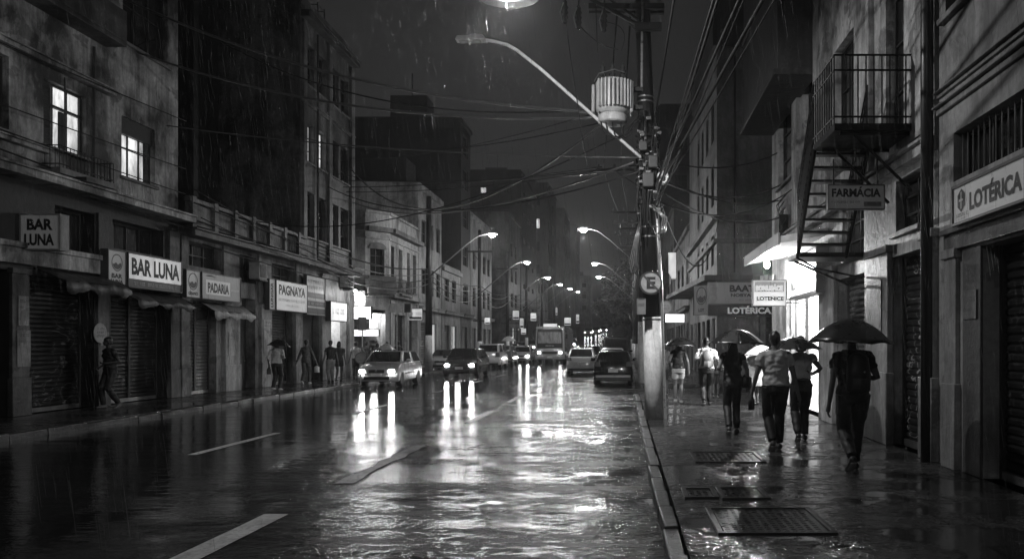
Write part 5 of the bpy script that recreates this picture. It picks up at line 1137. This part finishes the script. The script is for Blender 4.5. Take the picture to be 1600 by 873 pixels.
# bus
def bus(label, Xc, Y, lit=True):
    g = gz(Y); root = thing('city_bus', label, 'bus', (Xc, Y, g)); L, hw, H = 11.5, 1.27, 3.2; P = carpaint(.5)
    m = MB(); prof = [(.12, .35), (0, .6), (0, 1.3), (.06, 1.6), (.16, 2.9), (.3, H-.04), (.5, H), (L-.3, H), (L, H-.2), (L, .4), (L-.1, .35)]
    arch = []
    for cy in (8.6, 2.5):
        for k in range(9): a = math.pi*k/8; arch.append((cy+.56*math.cos(a), .36+.56*math.sin(a)))
    prof += arch; n = len(prof); xs = (-1, -.94, -.6, 0, .6, .94, 1); vs = []; fs = []
    for x_ in xs:
        for yy, z in prof: vs.append((x_*hw*(1-.04*max(0, z-1.2)/2), yy+(.18*abs(x_)**4*max(0, 1-yy/.6)), z-(.05 if abs(x_) == 1 and z > 3 else 0)))
    for i in range(len(xs)-1):
        for k in range(n): fs.append((i*n+k, i*n+(k+1) % n, (i+1)*n+(k+1) % n, (i+1)*n+k))
    fs += [tuple(range(n-1, -1, -1)), tuple(range((len(xs)-1)*n, len(xs)*n))]
    MB().add(vs, fs).build('body', P, root, bevel=.05, local=True)
    MB().add([(-1.1, .03, 1.32), (1.1, .03, 1.32), (1.06, .14, 2.98), (-1.06, .14, 2.98), (-1.1, .0, 1.32), (1.1, .0, 1.32), (1.06, .07, 2.98), (-1.06, .07, 2.98)], [(4, 5, 6, 7), (0, 3, 2, 1), (0, 1, 5, 4), (2, 3, 7, 6), (1, 2, 6, 5), (3, 0, 4, 7)]).build('windscreen_surround', M_black, root, local=True, bevel=.02)
    MB().add([(-1.0, -.012, 1.75), (1.0, -.012, 1.75), (.98, .045, 2.72), (-.98, .045, 2.72)], [(0, 1, 2, 3)]).build('windscreen', emis(.8, .32, 'lit_bus_interior', .75, 3.5, base=.05), root, local=True)
    MB().add([(-.75, .055, 2.76), (.75, .055, 2.76), (.74, .064, 2.93), (-.74, .064, 2.93)], [(0, 1, 2, 3)]).build('destination_board', plain(.05), root, local=True)
    F_ = Fr((0, -.02, 0), (1, 0, 0), (0, -1, 0)); o = line(root, Fr(Vector(root.location)+Vector((0, -.02, 0)), (1, 0, 0), (0, -1, 0)), -.35, .35, 1.5, 1.58, 0, .6, 'fleet_number')
    MB().box(-.55, .55, .25, .9, 3.2, 3.42).build('roof_vent', emis(.9, 1.5, 'roof_sign'), root, local=True)
    for s in (-1, 1):
        h_ = MB().ell((s*.92, .03, .95), .17, .06, .15, 14, 8).build('headlight', plain(.3, .1), root, local=True, smooth=True)
        MB().ell((s*.92, -.01, .95), .11, .05, .1, 14, 8).build('lamp_lens', emis(1, 320, 'bus_headlight'), h_, local=True, smooth=True)
        MB().tube([(s*1.15, .2, 2.95), (s*1.42, .05, 2.8), (s*1.42, .05, 2.5)], .025, 6).box(s*1.42-.09, s*1.42+.09, .0, .08, 2.15, 2.55).build('wing_mirror', M_black, root, local=True)
        for i in range(7): MB().box(min(s*1.24, s*1.272), max(s*1.24, s*1.272), 1.1+i*1.45, 2.4+i*1.45, 1.6, 2.7).build('side_window', emis(.6, .12, 'lit_bus_side', .6, 2, base=.03), root, local=True)
        for cy in (2.5, 8.6):
            t_ = MB().lathe([(.28, -.14), (.47, -.14), (.5, -.1), (.5, .1), (.47, .14), (.28, .14)], (s*1.08, cy, .5), 24, (1, 0, 0)).build('wheel', M_rubber, root, local=True, smooth=True)
            MB().lathe([(0, -.08), (.27, -.1), (.29, .1), (0, .08)], (s*1.08, cy, .5), 18, (1, 0, 0)).build('rim', plain(.4, .4, .6), t_, local=True)
    MB().box(-1.15, 1.15, -.03, .1, .42, .68).build('bumper', plain(.3), root, local=True, bevel=.02); MB().box(-.22, .22, -.045, -.028, .5, .62).build('number_plate', PLATE, root, local=True)
    MB().box(-.7, .7, -.012, .06, .85, 1.05).build('grille', M_dark, root, local=True)
    MB().tube([(-.9, -.03, 1.7), (-.1, -.03, 1.78)], .014, 5).build('wiper', M_black, root, local=True)
    return root
bus('pale city bus coming toward the camera with lit headlights', cx(859, 68), 68)
# ---------------------------------------------------------------- people
def remesh(mb, name, mat, parent, vox, wr=0, ws=9, sm=2):
    me = bpy.data.meshes.new(name); me.from_pydata([tuple(v) for v in mb.v], [], mb.f); me.update()
    o = bpy.data.objects.new('tmp', me); COL.objects.link(o)
    r = o.modifiers.new('r', 'REMESH'); r.mode = 'VOXEL'; r.voxel_size = vox; r.use_smooth_shade = True
    s = o.modifiers.new('s', 'SMOOTH'); s.iterations = sm; s.factor = .5
    q = bpy.data.objects.new(name, bpy.data.meshes.new(name)); COL.objects.link(q); q.parent = parent
    PENDING.append((o, q, mat, wr, ws, random.uniform(0, 50), name)); return q
PENDING = []
def flush():
    """turn all pending figures into plain meshes in one evaluation"""
    dg = bpy.context.evaluated_depsgraph_get(); dg.update()
    for o, q, mat, wr, ws, sd, name in PENDING:
        m2 = bpy.data.meshes.new_from_object(o.evaluated_get(dg))
        if wr:
            ns = [v.normal.copy() for v in m2.vertices]; cs = [v.co.copy() for v in m2.vertices]; out = []
            for p, nn in zip(cs, ns):
                n = noise.noise(Vector((p.x*ws+sd, p.y*ws, p.z*ws*1.5)))+.5*noise.noise(Vector((p.x*ws*2.3, p.y*ws*2.3+sd, p.z*ws*3)))
                out += list(p+nn*(wr*n))
            m2.vertices.foreach_set('co', out); m2.update()
        m2.materials.clear(); m2.materials.append(mat); m2.shade_smooth(); old = q.data; q.data = m2; bpy.data.meshes.remove(old); m2.name = name
    for it in PENDING:
        me = it[0].data; bpy.data.objects.remove(it[0]); bpy.data.meshes.remove(me)
    PENDING.clear()
def ik(a, b, l1, l2, bend):
    d = b-a; L = min(d.length, (l1+l2)*.999); dn = d.normalized(); x = (l1*l1-l2*l2+L*L)/(2*L); h = math.sqrt(max(0, l1*l1-x*x))
    bd = (bend-dn*bend.dot(dn)).normalized(); return a+dn*x+bd*h
SKIN = plain(.15, .7, name='skin', var=.1); SKIND = plain(.06, .7, name='skin_dark', var=.1)
def person(label, px, py, h=1.7, yaw=0, wd=1.0, stride=.22, lift=.0, hl=(-.3, .02, .82), hr=(.3, .02, .82), top=.1, bottom=.03, legs='trousers', sleeve=.5, hair='short', shoes=.03, vox=.012, skin=None, loose=1.0, hatv=None, X=None, Y=None, z0=.12, toward=False, lean=.03, group=None, hem=.86, sock=None):
    if Y is None: Y = FX*(CH-z0)/(py-HY); X = (px-VX)*Y/FX
    root = thing('person', label, 'person', (X, Y, z0), yaw+(math.pi if toward else 0), group); k = h/1.7; S = lambda v: Vector(v)*k
    skin = skin or SKIN
    hips = [S((s*.088*wd, 0, .9)) for s in (-1, 1)]; feet = [S((-.085, -stride, .09+lift)), S((.085, stride, .09))]
    knees = [ik(hips[i], feet[i], .43*k, .42*k, Vector((0, 1, 0))) for i in (0, 1)]
    sh = [S((s*.17*wd, lean*1.0, 1.385)) for s in (-1, 1)]; hd = [S(hl), S(hr)]
    el = [ik(sh[i], hd[i], .29*k, .26*k, Vector(((-1, 1)[i]*.35, -1, -.2))) for i in (0, 1)]
    b = MB()
    def torso(m, g, z0_, z1_):
        rows = [(.84, .15, .105, 0), (.93, .168, .122, .0), (1.02, .15, .11, .005), (1.1, .14, .105, .01), (1.22, .155, .115, .018), (1.33, .165, .115, .025), (1.385, .15, .1, .028), (1.425, .115, .085, .03), (1.455, .085, .068, .03)]
        rows = [r for r in rows if z0_-1e-6 <= r[0] <= z1_]
        m.tube([S((0, r[3]+lean*(r[0]-.9), r[0])) for r in rows], [((r[1]*wd+g)*k, (r[2]*wd**.7+g)*k) for r in rows], 20)
    torso(b, 0, .84, 1.46)
    b.tube([S((0, .03+lean*.5, 1.42)), S((0, .035+lean*.6, 1.5)), S((0, .045+lean*.7, 1.56))], [.058*k, .05*k, .05*k], 12)
    hc = S((0, .055+lean*.8, 1.61))
    b.ell(hc+S((0, -.012, .012)), .074*k, .093*k, .1*k); b.ell(hc+S((0, .035, -.045)), .052*k, .055*k, .055*k)
    b.ell(hc+S((0, .092, -.012)), .013*k, .02*k, .024*k, 8, 6)
    for s in (-1, 1): b.ell(hc+S((s*.076, 0, -.01)), .012*k, .022*k, .034*k, 8, 6)
    for i, s in ((0, -1), (1, 1)):
        b.tube([hips[i]+S((0, 0, .02)), hips[i].lerp(knees[i], .4), knees[i], knees[i].lerp(feet[i], .3), feet[i]], [.088*k*wd, .078*k*wd, .053*k, .054*k*wd**.5, .034*k], 12)
        an = .12 if feet[i].z > .13*k else 0
        b.tube([feet[i]+S((0, -.05, -.05)), feet[i]+S((0, .03, -.04-an*.6)), feet[i]+S((0, .15, -.065-an))], [(.032*k, .03*k), (.04*k, .032*k), (.035*k, .018*k)], 10)
        b.tube([sh[i]+S((-s*.03, 0, .01)), sh[i], sh[i].lerp(el[i], .5), el[i], el[i].lerp(hd[i], .3), hd[i]], [.05*k, .052*k*wd, .045*k*wd, .036*k, .036*k, .024*k], 12)
        d = (hd[i]-el[i]).normalized(); p0 = hd[i]; side = Vector((0, 1, 0)); side = (side-d*side.dot(d)).normalized(); nr = d.cross(side)
        b.tube([p0-d*.01*k, p0+d*.045*k, p0+d*.085*k], [(.024*k), (.036*k, .018*k) if False else .03*k, .028*k], 10)
        for f in range(4):
            o_ = side*((f-1.5)*.019*k); L_ = (.07, .08, .075, .058)[f]*k; q0 = p0+d*.075*k+o_
            b.tube([q0, q0+d*L_*.45+nr*(-s)*.004*k, q0+d*L_*.8+nr*(-s)*.022*k, q0+d*L_*.9+nr*(-s)*.04*k], [.0095*k, .009*k, .0085*k, .007*k], 7)
        b.tube([p0+d*.02*k+side*.02*k, p0+d*.05*k+side*.05*k, p0+d*.085*k+side*.058*k+nr*(-s)*.02*k], [.012*k, .0105*k, .008*k], 7)
    remesh(b, 'body', skin, root, vox if vox > .009 else .0075, 0, sm=1)
    # clothes
    t = MB(); torso(t, .018*loose, hem if hem > .84 else .84, 1.46)
    if sleeve > 0:
        for i, s in ((0, -1), (1, 1)):
            e = sh[i].lerp(el[i], min(1, sleeve*1.0)) if sleeve <= 1 else el[i]; pts = [sh[i]+S((-s*.06, 0, .018)), sh[i]+S((0, 0, -.005)), sh[i].lerp(el[i], .3)]; rs = [.05*k, .06*k*wd, .06*k*wd*loose**.3]
            if sleeve > .3: pts.append(e); rs.append((.058 if sleeve <= .6 else .05)*k*wd)
            if sleeve > 1: pts.append(el[i].lerp(hd[i], .9)); rs.append(.036*k)
            t.tube(pts, rs, 12)
    remesh(t, 'shirt', plain(top, .65, var=.35), root, max(vox, .009), .024, 7)
    if legs in ('trousers', 'shorts'):
        q = MB(); rows = [(.82, .15, .115), (.9, .165, .125), (.98, .155, .118), (1.0, .148, .112)]
        q.tube([S((0, lean*(r[0]-.9), r[0])) for r in rows], [((r[1]*wd+.006)*k, (r[2]*wd**.7+.006)*k) for r in rows], 18)
        for i in (0, 1):
            if legs == 'trousers': q.tube([hips[i]+S((0, 0, .03)), hips[i].lerp(knees[i], .4), knees[i], knees[i].lerp(feet[i], .5), feet[i]+S((0, 0, .0))], [.1*k*wd, .094*k*wd, .078*k*wd**.5, .073*k*wd**.5, .06*k], 12)
            else: q.tube([hips[i]+S((0, 0, .03)), hips[i].lerp(knees[i], .3), hips[i].lerp(knees[i], .55)], [.1*k*wd, .098*k*wd, .092*k*wd], 12)
        remesh(q, legs, plain(bottom, .6, var=.3), root, max(vox, .009), .009, 8)
    elif legs == 'coat':
        q = MB(); q.tube([S((0, 0, z)) for z in (.5, .7, .95, 1.2, 1.4)], [(.26*k, .2*k), (.24*k, .18*k), (.2*k, .15*k), (.2*k, .15*k), (.17*k, .12*k)], 18); remesh(q, 'raincoat', plain(bottom, .4, var=.3), root, .014, .025, 5)
    for i in (0, 1):
        an = .12 if feet[i].z > .13*k else 0
        s_ = MB().tube([feet[i]+S((0, -.075, -.045+an*.25)), feet[i]+S((0, -.06, -.05+an*.2)), feet[i]+S((0, .03, -.045-an*.6)), feet[i]+S((0, .15, -.062-an)), feet[i]+S((0, .18, -.068-an))], [(.025*k, .03*k), (.042*k, .042*k), (.046*k, .04*k), (.044*k, .027*k), (.03*k, .018*k)], 12)
        s_.build('shoe', plain(shoes, .4), root, smooth=True, local=True)
        if an or sock: MB().tube([feet[i]+S((0, -.08, -.095+an*.2)), feet[i]+S((0, .03, -.092-an*.6)), feet[i]+S((0, .16, -.088-an))], [(.036*k, .008*k), (.04*k, .008*k), (.036*k, .008*k)], 10).build('sole', plain(.4, .5), root, local=True)
    hm_ = MB()
    if hair != 'bald':
        hm_.ell(hc+S((0, -.02, .03)), .083*k, .1*k, .1*k); hm_.ell(hc+S((0, -.045, -.01)), .072*k, .07*k, .085*k)
        if hair == 'long':
            hm_.tube([hc+S((0, -.05, .02)), hc+S((0, -.075, -.1)), hc+S((0, -.1, -.24)), hc+S((0, -.11, -.4)), hc+S((0, -.105, -.46))], [(.08*k, .06*k), (.09*k, .055*k), (.11*k, .045*k), (.09*k, .03*k), (.03*k, .015*k)], 14)
        if hair == 'bob': hm_.tube([hc+S((0, -.03, .02)), hc+S((0, -.045, -.07)), hc+S((0, -.055, -.14))], [(.088*k, .085*k), (.1*k, .075*k), (.08*k, .05*k)], 14)
        if hair == 'bun': hm_.ell(hc+S((0, -.1, .08)), .05*k, .045*k, .045*k)
        remesh(hm_, 'hair', plain(.012, .35, var=.3), root, max(vox, .009), .006, 22)
    if hatv is not None:
        MB().lathe([(.115, -.01), (.1, .0), (.098, .05), (.07, .09), (0, .1)], hc+S((0, -.01, .04)), 20).tube([hc+S((0, .07, .045)), hc+S((0, .16, .03))], [(.07, .01), (.05, .006)], 10).build('cap', plain(hatv, .6), root, smooth=True, local=True)
    def tw(v):  # local -> world
        return root.matrix_basis @ (Vector(v)*k)
    root['hand_l'] = 0; del root['hand_l']
    return root, tw
def umbrella(label, cx_, ytop, x0, x1, yrim, Y, hand, v=.03, tilt=0, n=8, alt=None, curve=.5):
    """canopy centre at photo column cx_, between rows ytop and yrim, at distance Y; hand: world point gripped"""
    apex = W(cx_, ytop, Y); Rr = (x1-x0)*Y/FX/2; H = max(.12, (yrim-ytop)*Y/FX)
    t = thing('umbrella', label, 'umbrella', apex); hand = Vector(hand)
    ax = Vector((math.sin(tilt), 0, math.cos(tilt))); sx = Vector((math.cos(tilt), 0, -math.sin(tilt))); sy = Vector((0, 1, 0))
    def pt(a, s, off=0):
        kk = (a*n/(2*math.pi)) % 1; sag = math.sin(math.pi*kk)
        r = Rr*s*(1-.045*sag*s); z = -H*(s**1.9)+.035*sag*s*s*0-.02*sag*s*(1-s)
        if s > .99: z += .03*sag
        return apex+(sx*math.cos(a)+sy*math.sin(a))*(r-off)+ax*(z-off)
    A = n*6; Srows = [0.001, .15, .3, .45, .6, .75, .88, 1]
    for half in (0, 1) if alt is not None else (None,):
        vs = []; fs = []
        for s in Srows:
            for i in range(A): vs.append(pt(2*math.pi*i/A+.2, s))
        for j in range(len(Srows)-1):
            for i in range(A):
                seg = int(((2*math.pi*(i+.5)/A+.2)*n/(2*math.pi)) % n)
                if half is not None and (seg % 2) != half: continue
                fs.append((j*A+i, j*A+(i+1) % A, (j+1)*A+(i+1) % A, (j+1)*A+i))
        o = MB().add(vs, fs).build('canopy', plain(v if half != 1 else alt, .3, var=.35), t, smooth=True); sm = o.modifiers.new('s', 'SOLIDIFY'); sm.thickness = .004
    for i in range(n):
        a = 2*math.pi*i/n+.0; MB().tube([pt(a, s, .008) for s in (.02, .3, .6, .85, 1.0)], .003, 4).build('rib', M_steel, t)
    d = (hand-(apex+ax*.0)); 
    MB().tube([apex+ax*.05, apex, hand, hand+(hand-apex).normalized()*.03], .006, 6).build('shaft', M_steel, t)
    hd = (hand-apex).normalized(); hk = [hand-hd*.05, hand+hd*.06]+[hand+hd*(.06+.03*math.sin(q))+Vector((.03*(1-math.cos(q)), 0, 0)) for q in (.6, 1.2, 1.9, 2.6, 3.1)]
    MB().tube(hk, .012, 8).build('handle', M_black, t, smooth=True)
    return t
def backpack(tw, label, v=.03, w_=.15, z=1.18, h_=.22, y_=-.2):
    m = MB(); c = Vector((0, y_+.03, z)); p = tw(c); t = thing('backpack', label, 'backpack', p)
    f = MB(); f.tube([tw((0, y_+.02, z-h_)), tw((0, y_-.0, z-h_*.9)), tw((0, y_-.015, z)), tw((0, y_, z+h_*.8)), tw((0, y_+.03, z+h_))], [(w_*.6, .05), (w_, .09), (w_, .1), (w_*.85, .085), (w_*.5, .05)], 18)
    f.build('bag', plain(v, .55), t, smooth=True)
    MB().tube([tw((-w_*.6, y_-.09, z-.12)), tw((0, y_-.115, z-.13)), tw((w_*.6, y_-.09, z-.12))], [(.012, .07), (.014, .08), (.012, .07)], 8).build('front_pocket', plain(v*1.3, .5), t)
    MB().ell(tw((.04, y_-.125, z+.02)), .012, .008, .012, 8, 6).build('clasp', plain(.7, .2, .5), t)
    for s in (-1, 1): MB().tube([tw((s*.1, y_+.04, z+.2)), tw((s*.11, -.04, z+.27)), tw((s*.12, .1, z+.22)), tw((s*.13, .15, z+.02))], [(.022, .006)]*4, 6).build('strap', plain(v, .55), t)
    return t
random.seed(21)
# right pavement
pg, tg = person('man in black with a backpack holding the widest umbrella, nearest the camera', 1333, 736, 1.76, 0, 1.12, .24, .13, hl=(-.3, -.04, .8), hr=(.2, .2, 1.12), top=.012, bottom=.02, sleeve=.55, vox=.0085, hatv=.02, skin=SKIND, sock=True)
backpack(tg, 'black backpack with a small shiny clasp on the man in black', .012)
umbrella('widest black umbrella, held by the man with the backpack', 1330, 497, 1263, 1398, 537, 9.75, tg((.2, .27, 1.2)), .02, .03)
pe, te = person('man in a grey short-sleeved shirt and dark trousers, bareheaded', 1212, 703, 1.74, .03, 1.1, .17, .07, hl=(-.33, .05, .86), hr=(.34, .02, .8), top=.6, bottom=.012, vox=.0085, sleeve=.6, loose=1.5, shoes=.06)
tag(MB().tube([te((-.33, .07, .8)), te((-.34, .08, .7)), te((-.34, .08, .58))], [(.012), (.05, .02), (.045, .025)], 10).build('shoulder_bag', plain(.03, .5), smooth=True, loc=te((-.33, .07, .8))), 'dark folded bag in the left hand of the man in the grey shirt', 'bag')
pf, tf = person('woman in a pale vest and tight dark trousers beside the grey-shirted man', 1252, 688, 1.68, -.03, 1.02, .16, .05, hl=(-.22, .2, 1.15), hr=(.24, .1, 1.12), top=.75, bottom=.01, sleeve=.35, hair='bob', vox=.0085, hem=.95)
umbrella('dark umbrella of the woman in the pale vest, pale on its left side', 1240, 526, 1195, 1284, 547, 12.9, tf((-.2, .26, 1.22)), .015, -.02, alt=.05)
pc, tc = person('woman all in black with long dark hair under the two-tone umbrella', 1145, 678, 1.7, 0, .93, .12, .06, hl=(-.2, .14, 1.12), hr=(.26, .0, .88), top=.015, bottom=.008, sleeve=.4, hair='long', vox=.0085, hem=.84)
umbrella('broad umbrella with one pale panel, held by the woman in black', 1152, 514, 1107, 1197, 538, 13.6, tc((-.18, .2, 1.2)), .012, .02, alt=.05)
tag(MB().tube([tc((.22, -.02, 1.05)), tc((.23, -.03, .98)), tc((.23, -.04, .84)), tc((.22, -.04, .8))], [(.03, .02), (.1, .05), (.1, .05), (.06, .03)], 12).build('shoulder_bag', plain(.02, .35), smooth=True, loc=tc((.22, 0, .95))), 'black handbag at the hip of the woman in black', 'bag')
pa, ta = person('woman in a black top and short white shorts behind the thick pole', 1060, 630, 1.68, 0, .95, .1, .04, hl=(-.18, .16, 1.12), hr=(.28, .02, .88), top=.01, bottom=.55, legs='shorts', sleeve=.3, hair='long', shoes=.6, vox=.012, hem=.93)
umbrella('small dark umbrella of the woman in white shorts', 1064, 526, 1037, 1091, 541, 20.9, ta((-.16, .2, 1.2)), .01)
pb, tb = person('man in a white shirt with a light backpack beside the woman in black', 1104, 633, 1.72, 0, 1.08, .12, .05, hl=(-.28, .1, .95), hr=(.26, .14, .95), top=.6, bottom=.03, sleeve=.9, vox=.012, loose=1.4)
backpack(tb, 'light grey backpack on the man in the white shirt', .25, .15, 1.18, .2)
pd, td = person('person in a long white raincoat under the white umbrella', 1181, 632, 1.66, .15, 1.05, .14, .05, hl=(-.2, .15, 1.15), hr=(.3, .02, .86), top=.6, bottom=.62, legs='coat', sleeve=1.2, vox=.013, shoes=.05)
umbrella('white umbrella of the person in the raincoat', 1190, 539, 1163, 1220, 556, 20.2, td((-.18, .2, 1.2)), .4)
person('child-sized figure in dark clothes ahead of the man in the white shirt', 1118, 622, 1.45, 0, .9, .1, .03, top=.02, bottom=.02, vox=.015)
person('dark-haired woman partly hidden behind the thick pole', 1037, 618, 1.62, 0, .95, .08, .02, top=.05, bottom=.02, hair='bob', vox=.015)
# left pavement
person('man in dark clothes walking by the bar shutters, alone at far left', 173, 637, 1.72, -.5, 1.05, .12, .05, hl=(-.2, .2, 1.1), hr=(.25, .1, 1.0), top=.012, bottom=.012, sleeve=.5, vox=.01, toward=True, shoes=.1, skin=plain(.03, .5, name='skin_dark'))
pj, tj = person('person in a white jacket and black trousers under a black umbrella, left pavement', 432, 610, 1.68, 0, 1.0, .08, .03, hl=(-.28, .05, .9), hr=(.2, .18, 1.12), top=.55, bottom=.015, sleeve=1.2, vox=.011, shoes=.5, loose=1.4, hair='bob')
umbrella('black umbrella of the person in the white jacket', 437, 529, 420, 455, 541, 26.9, tj((.18, .22, 1.2)), .015, .1)
tag(MB().tube([tj((-.28, .05, .82)), tj((-.28, .05, .72)), tj((-.28, .05, .56))], [(.015), (.08, .03), (.07, .04)], 10).build('carrier_bag', plain(.1, .4), smooth=True, loc=tj((-.28, 0, .7))), 'dark carrier bag held by the person in the white jacket', 'bag')
pk, tk = person('slim figure in grey with a hood carrying a white bag, left pavement', 478, 600, 1.72, .1, .92, .18, .06, hl=(-.35, .02, .85), hr=(.38, .1, .8), top=.08, bottom=.06, sleeve=1.2, vox=.012, hair='short', shoes=.5)
tag(MB().tube([tk((.38, .1, .72)), tk((.38, .1, .66)), tk((.38, .1, .45))], [(.015), (.11, .04), (.1, .05)], 10).build('carrier_bag', plain(.7, .4), smooth=True, loc=tk((.38, .1, .6))), 'white carrier bag held low by the slim grey figure', 'bag')
person('woman with dark curly hair in dark clothes by the lit snack shop', 529, 596, 1.66, 0, 1.1, .05, .02, top=.05, bottom=.03, legs='shorts', hair='bob', vox=.013)
person('person in black half turned, left of the curly-haired woman', 517, 597, 1.7, .6, 1.0, .05, 0, top=.015, bottom=.3, vox=.013)
person('person in a white shirt standing before the corner shop', 556, 590, 1.66, .4, 1.0, .06, 0, top=.55, bottom=.05, vox=.014)
person('dark figure waiting behind the silver car, at its left', 572, 588, 1.68, 0, 1.1, .06, 0, top=.03, bottom=.03, vox=.014)
person('dark figure waiting behind the silver car, near its middle', 589, 587, 1.6, 0, 1.0, .06, 0, top=.06, bottom=.03, hair='bob', vox=.014)
pn, tn = person('person under the grey umbrella behind the silver car', 604, 586, 1.66, 0, 1.0, .06, 0, hl=(-.1, .15, 1.15), top=.1, bottom=.03, vox=.014)
umbrella('grey umbrella rising behind the silver car roof', 603, 536, 588, 620, 547, 40, tn((-.1, .2, 1.2)), .25)
person('dark figure standing between the corner house posts', 622, 584, 1.7, 0, 1.0, .06, 0, top=.02, bottom=.02, vox=.015)
pq, tq = person('distant figure under the pale umbrella beyond the white small van', 796, 559.5, 1.7, 0, 1.0, .05, 0, hl=(-.1, .15, 1.15), top=.1, bottom=.03, vox=.018)
umbrella('pale umbrella over the parked cars, far left', 795, 525, 783, 807, 533, 66, tq((-.1, .2, 1.2)), .4)
flush()
# ---------------------------------------------------------------- trees
def tree(label, x, y, H, r, seed, cz=.62, n=9000, sq=1.0):
    rd = random.Random(seed); z0 = gz(y)+.1; t = thing('street_tree', label, 'tree', (x, y, z0))
    tr_ = MB().tube([(x, y, z0), (x+.1, y, z0+H*.25), (x-.1, y+.1, z0+H*.5)], [.28, .2, .12], 8)
    for i in range(7):
        a = rd.uniform(0, 6.28); tr_.tube([(x, y, z0+H*.3), (x+math.cos(a)*r*.35, y+math.sin(a)*r*.35, z0+H*.55), (x+math.cos(a)*r*.7, y+math.sin(a)*r*.7, z0+H*.7)], [.1, .07, .03], 6)
    tr_.build('trunk', M_bark, t)
    cl = []
    for i in range(30):
        a = rd.uniform(0, 6.28); e = rd.uniform(-.6, 1); rr = r*rd.uniform(.35, .95)*math.sqrt(max(.1, 1-(e*.8)**2))
        cl.append((Vector((x+math.cos(a)*rr, y+math.sin(a)*rr, z0+H*cz+e*H*(1-cz)*.85)), r*rd.uniform(.16, .34)))
    m = MB(); vs = []; fs = []
    for i in range(n):
        c, q = cl[rd.randrange(len(cl))]; d = Vector((rd.gauss(0, 1), rd.gauss(0, 1), rd.gauss(0, .8))).normalized()*q*rd.uniform(.5, 1.15); p = c+d
        u = Vector((rd.gauss(0, 1), rd.gauss(0, 1), rd.gauss(0, .6))).normalized(); w_ = u.cross(Vector((rd.gauss(0, 1), rd.gauss(0, 1), rd.gauss(0, 1)))).normalized(); s = rd.uniform(.12, .26)
        b = len(vs); vs += [p-u*s, p+w_*s*.5, p+u*s, p-w_*s*.5]; fs.append((b, b+1, b+2, b+3))
    m.add(vs, fs).build('crown', M_leaf, t)
tree('dark leafy street tree rising past the right-hand poles', 1.3, 84, 9.6, 4.2, 4, n=15000); tree('second dark tree behind the first, nearer the road', .2, 104, 8.2, 3.6, 5); tree('low spreading far tree on the right before the lights', 1.4, 128, 7, 3.6, 6)
# ---------------------------------------------------------------- rain
random.seed(99); vs = []; fs = []
for i in range(28000):
    y = 2.5+32*random.random()**.8; xx = random.uniform(-.72, .5)*y*1.05; z = random.uniform(.1, 3+y*.5)
    L = random.uniform(.05, .22); r = .00035+.000018*y; sl = -.13*L
    b = len(vs)
    for k in range(3):
        a = 2.09*k; c, s = math.cos(a)*r, math.sin(a)*r; vs += [(xx+c, y+s, z), (xx+c+sl, y+s, z+L)]
    fs += [(b, b+2, b+3, b+1), (b+2, b+4, b+5, b+3), (b+4, b, b+1, b+5)]
for (cx_, cy_, cz_, nn) in ((-1.5, 15, 7.0, 600), (-7.6, 46.2, 7.4, 260), (-2.3, 44.1, 7.4, 260)):
    for i in range(nn):
        p = Vector((random.gauss(cx_, 1.9), random.gauss(cy_, 1.6), cz_-abs(random.gauss(0, 1.1))+.6)); L = random.uniform(.04, .16); r = .0004+.000022*cy_; b = len(vs)
        for k in range(3):
            a = 2.09*k; c, s = math.cos(a)*r, math.sin(a)*r; vs += [(p.x+c, p.y+s, p.z), (p.x+c-.13*L, p.y+s, p.z+L)]
        fs += [(b, b+2, b+3, b+1), (b+2, b+4, b+5, b+3), (b+4, b, b+1, b+5)]
for i in range(5200):   # drops bouncing off the ground
    y = 4.2+22*random.random()**1.6; xx = random.uniform(-.78, .5)*y; z0 = .0 if xx < .33 else .12
    for q in range(random.choice((1, 1, 2, 3))):
        px_, py_ = xx+random.gauss(0, .012), y+random.gauss(0, .012); r = random.uniform(.0012, .003); hh = z0+random.uniform(.0, .03); b = len(vs)
        vs += [(px_-r, py_, hh+r), (px_+r, py_, hh+r), (px_, py_-r, hh+r), (px_, py_+r, hh+r), (px_, py_, hh), (px_, py_, hh+2.4*r)]
        for (i0, i1) in ((0, 2), (2, 1), (1, 3), (3, 0)): fs += [(b+i0, b+i1, b+5), (b+i1, b+i0, b+4)]
rm, nt, bb = newmat('rain_water'); bb.inputs['Base Color'].default_value = (.8, .8, .8, 1); bb.inputs['Roughness'].default_value = .15; bb.inputs['Transmission Weight'].default_value = .75; bb.inputs['IOR'].default_value = 1.33
kind(MB().add(vs, fs).build('rain', rm), 'stuff')
# ---------------------------------------------------------------- wet night air
hz = MB().box(-905, 905, -70, 1505, -6, 70).build('haze', M_black); hz.data.materials.clear(); kind(hz, 'stuff')
hm2 = bpy.data.materials.new('haze_air'); hm2.use_nodes = True; nt = hm2.node_tree; nt.nodes.clear()
o_ = nt.nodes.new('ShaderNodeOutputMaterial'); pv = nt.nodes.new('ShaderNodeVolumePrincipled'); pv.inputs['Color'].default_value = (.9, .9, .9, 1); pv.inputs['Density'].default_value = .0006; pv.inputs['Anisotropy'].default_value = .78
nt.links.new(pv.outputs[0], o_.inputs['Volume']); hz.data.materials.append(hm2)
